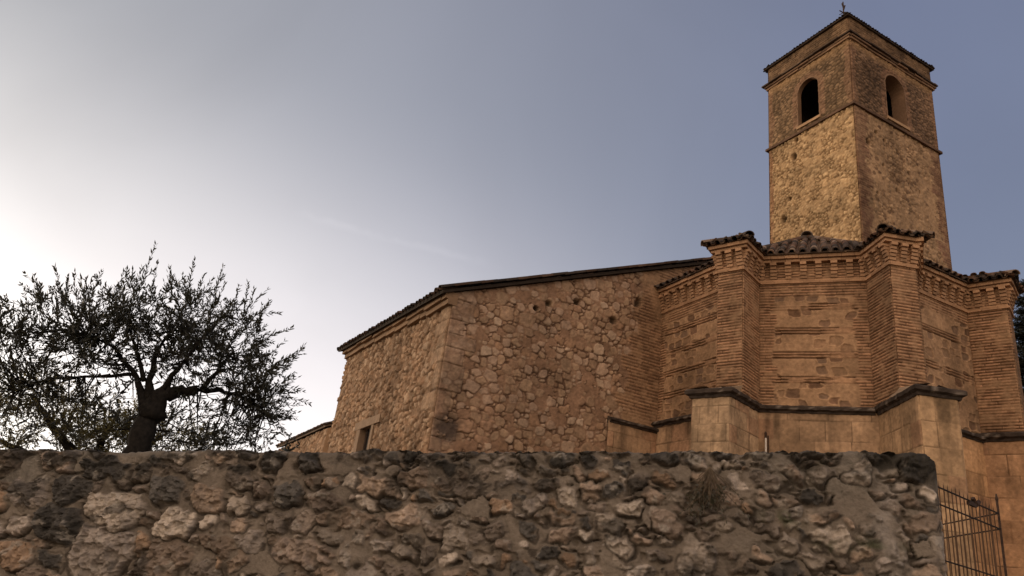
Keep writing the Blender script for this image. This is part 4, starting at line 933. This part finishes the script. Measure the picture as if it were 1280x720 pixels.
# --- the gnarled olive behind the wall; tree plane faces the road
def olive(base, label, group, seed, leafm, frame, limbs, blobs, nshoot, tall, leafsize=.085):
    r = np.random.default_rng(seed); o = empty('olive_tree', base, label, 'tree', group); O = np.array(base, float)
    ex = np.array(frame[0]); ey = np.array(frame[1])
    g = lambda x, z, y=0.: O+ex*x+ey*y+np.array((0, 0, z))
    br = MB(); tw = MB(); lv = Leaves(); nodes = []
    for pts, rs in limbs:
        Q = limb(br, [g(*p) for p in pts], rs, r, 5, 12, .2)
        nodes += Q[len(Q)//3:]
    nodes = np.array(nodes)
    ends = []
    for (cx, cz, cy, sx, sz, sy, n) in blobs:
        for k in range(n):
            v = r.normal(0, 1, 3); v = v/np.linalg.norm(v)*r.random()**.5*1.08
            p = g(cx+v[0]*sx, cz+v[2]*sz, cy+v[1]*sy); a = nodes[np.argmin(((nodes-p)**2).sum(1)+r.random(len(nodes))*.15)]
            md = (a+p)/2+r.normal(0, .06, 3)+np.array((0, 0, -.04)); tw.tube([a, md, p], [.010, .006, .003], 5, cap=False); ends.append((p, unit(p-md)))
    for q in nodes[::2]:
        if q[2]-O[2] < 3.22: continue
        for k in range(3): shoot(lv, tw, q+r.normal(0, .03, 3), unit(r.normal(0, 1, 3)+np.array((0, 0, .4))-ey*.4), r.uniform(.16, .36), r, leafsize, droop=1)
    for (p, d) in ends:
        for k in range(nshoot):
            dd = unit(d*.6+r.normal(0, .55, 3)+np.array((0, 0, .6))); st = p+r.normal(0, .05, 3)
            shoot(lv, tw, st, dd, r.uniform(.20, .46), r, leafsize, .031, droop=r.uniform(0, 1))
    for (x, z, y, dx, dz, ln) in tall:
        shoot(lv, tw, g(x, z, y), unit(ex*dx+np.array((0, 0, dz))+ey*r.normal(0, .15)), ln*1.15, r, leafsize, .028, .0, .12, .004)
        for k in range(3): shoot(lv, tw, g(x, z, y)+r.normal(0, .04, 3), unit(ex*(dx+r.normal(0, .35))+np.array((0, 0, dz))), ln*r.uniform(.4, .75), r, leafsize, .028, 0, .12)
    br.build('trunk', M_bark, o, True); tw.build('branches', M_bark, o, True); lv.build('crown', leafm, o)
    return o
ex1 = np.array((.914, .406, 0)); ey1 = np.array((-.406, .914, 0))
# x along the picture from the trunk, z height
limbsA = [([(0, -.1), (.0, 1.2), (.05, 2.3), (.06, 2.75), (.07, 3.06)], [.16, .14, .125, .12, .115]),
          ([(.07, 2.92), (.14, 3.20), (.30, 3.26), (.50, 3.33), (.60, 3.55), (.72, 3.85)], [.115, .09, .065, .036, .02, .010]),
          ([(.06, 2.92), (-.05, 3.32, .05), (-.06, 3.7, .1), (.06, 4.1, .1)], [.08, .04, .018, .008]),
          ([(.05, 2.90), (-.18, 3.34, .1), (-.5, 3.62, .2), (-.9, 3.75, .25)], [.06, .03, .014, .008]),
          ([(.1, 3.22), (.22, 3.5, -.2), (.35, 3.85, -.3), (.5, 4.15, -.3)], [.04, .022, .012, .007]),
          ([(.5, 3.33), (.8, 3.38, .1), (1.05, 3.35, .1), (1.25, 3.25, .1)], [.035, .02, .012, .008]),
          ([(-.2, 3.36, .1), (-.6, 3.3, .4), (-1., 3.2, .5), (-1.3, 3.0, .5)], [.022, .016, .012, .008]),
          ([(-.1, 3.3), (-.3, 3.7, .25), (-.5, 4.0, .3)], [.03, .015, .008])]
blobsA = [(-.02, 3.90, 0, .42, .38, .55, 30), (.40, 4.0, 0, .45, .40, .55, 32), (-.55, 3.80, 0, .48, .34, .6, 34), (-1.05, 3.62, 0, .36, .32, .5, 24), (.85, 3.80, 0, .38, .42, .5, 26), (1.10, 3.42, 0, .33, .40, .45, 24),
          (-1.10, 3.15, .1, .48, .35, .5, 20), (.15, 3.55, -.1, .40, .25, .4, 12), (.95, 3.02, .1, .48, .28, .4, 17), (-.65, 3.38, 0, .42, .24, .5, 14), (-1.45, 3.35, 0, .3, .4, .4, 20), (-.6, 2.9, .3, .5, .25, .4, 16), (.45, 2.85, .3, .4, .25, .4, 14), (-1.2, 2.8, .3, .5, .25, .4, 16), (.95, 2.75, .2, .4, .2, .4, 10), (-.85, 3.35, -.3, .4, .2, .2, 12), (1.2, 3.25, 0, .25, .3, .3, 12)]
tallA = [(-.42, 4.20, 0, -.10, 1, .55), (-.28, 4.15, 0, -.12, 1, .45), (.06, 4.30, 0, .02, 1, .45), (.10, 4.15, 0, -.25, 1, .42), (.38, 4.32, 0, -.02, 1, .46), (.34, 4.2, 0, .25, 1, .42), (.72, 4.15, 0, .05, 1, .5), (.82, 4.05, 0, .30, 1, .48), (.92, 3.95, 0, .65, .8, .5), (1.1, 3.7, 0, .7, .6, .45), (-.85, 3.95, 0, -.2, 1, .42), (-1.05, 3.85, 0, -.45, 1, .42), (-1.25, 3.8, 0, -.7, .9, .35), (1.25, 3.45, 0, 1, .35, .3), (1.28, 3.2, 0, 1, .05, .28), (-.65, 4.05, 0, 0, 1, .38), (.58, 4.25, 0, .1, 1, .35), (-.1, 4.3, 0, -.3, 1, .3)]
olive((-3.78, 8.17, 0), 'gnarled olive tree with a thick dark leaning trunk behind the rubble wall', 'olive trees behind the wall', 31, M_olive, (ex1, ey1), limbsA, blobsA, 3, tallA)
limbsB = [([(0, -.1), (.05, 1.3), (0, 2.2), (-.1, 2.7)], [.2, .15, .12, .1]), ([(0, 2.3), (.5, 2.8), (.9, 3.3)], [.09, .06, .03]), ([(-.1, 2.7), (-.6, 3.1), (-1., 3.5)], [.08, .05, .03]), ([(0, 2.5), (.1, 3.1, .2), (.2, 3.6, .2)], [.08, .05, .02]), ([(.2, 2.5), (1.0, 2.7), (1.7, 2.9)], [.07, .04, .02]), ([(-.1, 2.5), (-.9, 2.7), (-1.6, 2.9)], [.07, .04, .02])]
blobsB = [(0, 3.25, 0, .8, .5, .7, 40), (-1.0, 3.2, 0, .8, .55, .7, 40), (1.0, 3.05, 0, .8, .5, .7, 36), (1.9, 2.75, 0, .8, .4, .6, 22), (-1.9, 3.05, 0, .7, .5, .6, 26), (0, 2.7, 0, 1.4, .35, .8, 30)]
olive((-6.0, 11.7, 0), 'paler backlit olive tree low behind the gnarled olive', 'olive trees behind the wall', 47, M_olive2, (np.array((.88, .47, 0)), np.array((-.47, .88, 0))), limbsB, blobsB, 8, [], .065)
# --- low shrubs at the foot of the church
def shrub(base, w_, h, n, seed, label):
    r = np.random.default_rng(seed); o = empty('shrub', base, label, 'shrub', 'shrubs behind the wall'); O = np.array(base, float); lv = Leaves(); st = MB()
    for k in range(n):
        v = r.normal(0, 1, 3); v = v/np.linalg.norm(v)*r.random()**.4; p = O+np.array((v[0]*w_, v[1]*w_, h*.62+v[2]*h*.38)); st.tube([O+r.normal(0, .05, 3)*(1, 1, 0), (O+p)/2+r.normal(0, .06, 3), p], [.016, .009, .003], 5, cap=False)
        for j in range(5): shoot(lv, st, p, r.normal(0, 1, 3)+np.array((0, 0, .7)), r.uniform(.12, .28), r, .05, lw_=.02)
    st.build('stem', M_bark, o); lv.build('foliage', M_conif, o)
shrub((-2.78, 9.75, 0), .40, 3.27, 70, 5, 'small dark shrub topping the wall between the olive and the outbuilding')
shrub((-3.30, 9.0, 0), .22, 3.0, 30, 6, 'small dark shrub just right of the thick olive trunk')
# --- conifer at the right edge
def conifer(base, H, R, seed, label):
    r = np.random.default_rng(seed); o = empty('conifer_tree', base, label, 'tree'); O = np.array(base, float); br = MB(); nd = Leaves()
    br.tube([O, O+(0, 0, H*.5), O+(0, 0, H)], [.22, .13, .02], 9)
    z = 5.6
    while z < H-.1:
        f = 1-z/H; L_ = R*(f**.75)+.12
        for k in range(11):
            a = r.uniform(0, 6.283); d = np.array((math.cos(a), math.sin(a), r.uniform(-.05, .3))); ln = L_*r.uniform(.65, 1.1); p0 = O+np.array((0, 0, z+r.uniform(-.1, .1))); p1 = p0+d*ln*.55+np.array((0, 0, -.04*ln)); p2 = p0+d*ln+np.array((0, 0, .10*ln)); br.tube([p0, p1, p2], [.028*f+.012, .014, .005], 5, cap=False)
            m = max(3, int(ln/.11)); sd_ = unit(np.cross(d, (0, 0, 1)))
            for j in range(m):
                t = (j+1)/m; q = (p0*(1-t)+p1*t)*(1-t)+(p1*(1-t)+p2*t)*t
                for sg in (1, -1):
                    td = unit(d*.8+sd_*sg*.8+r.normal(0, .15, 3)); tl = .34*(1.15-t)*min(1, L_)+.08
                    for w_ in range(int(tl/.03)):
                        for y in range(3): nd.leaf(q+td*w_*.03, unit(td*.7+r.normal(0, .7, 3)), unit(r.normal(0, 1, 3)), .06, .02)
                    br.tube([q, q+td*tl], [.006, .002], 3, cap=False)
        z += .17
    br.build('trunk', M_bark, o); nd.build('needles', M_conif, o); return o
conifer((15.5, 20.0, 0), 12.35, 3.0, 12, 'dark conifer behind the right-hand buttress of the apse')
# --- dead plant hanging on the wall face
pw_ = GW0+gt*4.195+gn*.03; pz = gtop(4.195)-.09; r = np.random.default_rng(4)
dp = empty('dry_plant', (pw_[0], pw_[1], pz), 'withered plant hanging down the face of the rubble wall', 'plant'); st = MB(); lv = Leaves(); O = np.array((pw_[0], pw_[1], pz)); g3 = np.array((*gt, 0)); n3 = np.array((*gn, 0))
for k in range(36):
    q = O+n3*.02; d = unit(np.array((0, 0, -1.))+g3*r.normal(0, .42)+n3*abs(r.normal(0, .12))); pts = [q]; ln = r.uniform(.14, .32); 
    for i in range(8):
        d = unit(d+g3*r.normal(0, .30)+n3*(r.normal(0, .12))+np.array((0, 0, -.12))); q = q+d*ln/8; pts.append(q)
        if i > 3:
            for j in range(2):
                ld = unit(d+r.normal(0, .9, 3)); lv.leaf(q+r.normal(0, .006, 3), ld, unit(r.normal(0, 1, 3)), r.uniform(.012, .03), .010)
    st.tube(pts, list(np.linspace(.0022, .0008, len(pts))), 4, cap=False)
st.tube([O+n3*.01, O+n3*.03+np.array((0, 0, -.08)), O+n3*.035+np.array((0, 0, -.16))], [.005, .004, .003], 5)
st.build('stems', plainmat('dry_stem', (.10, .075, .05), .9, 0, 30, .3), dp); lv.build('dry_leaves', M_dry, dp)
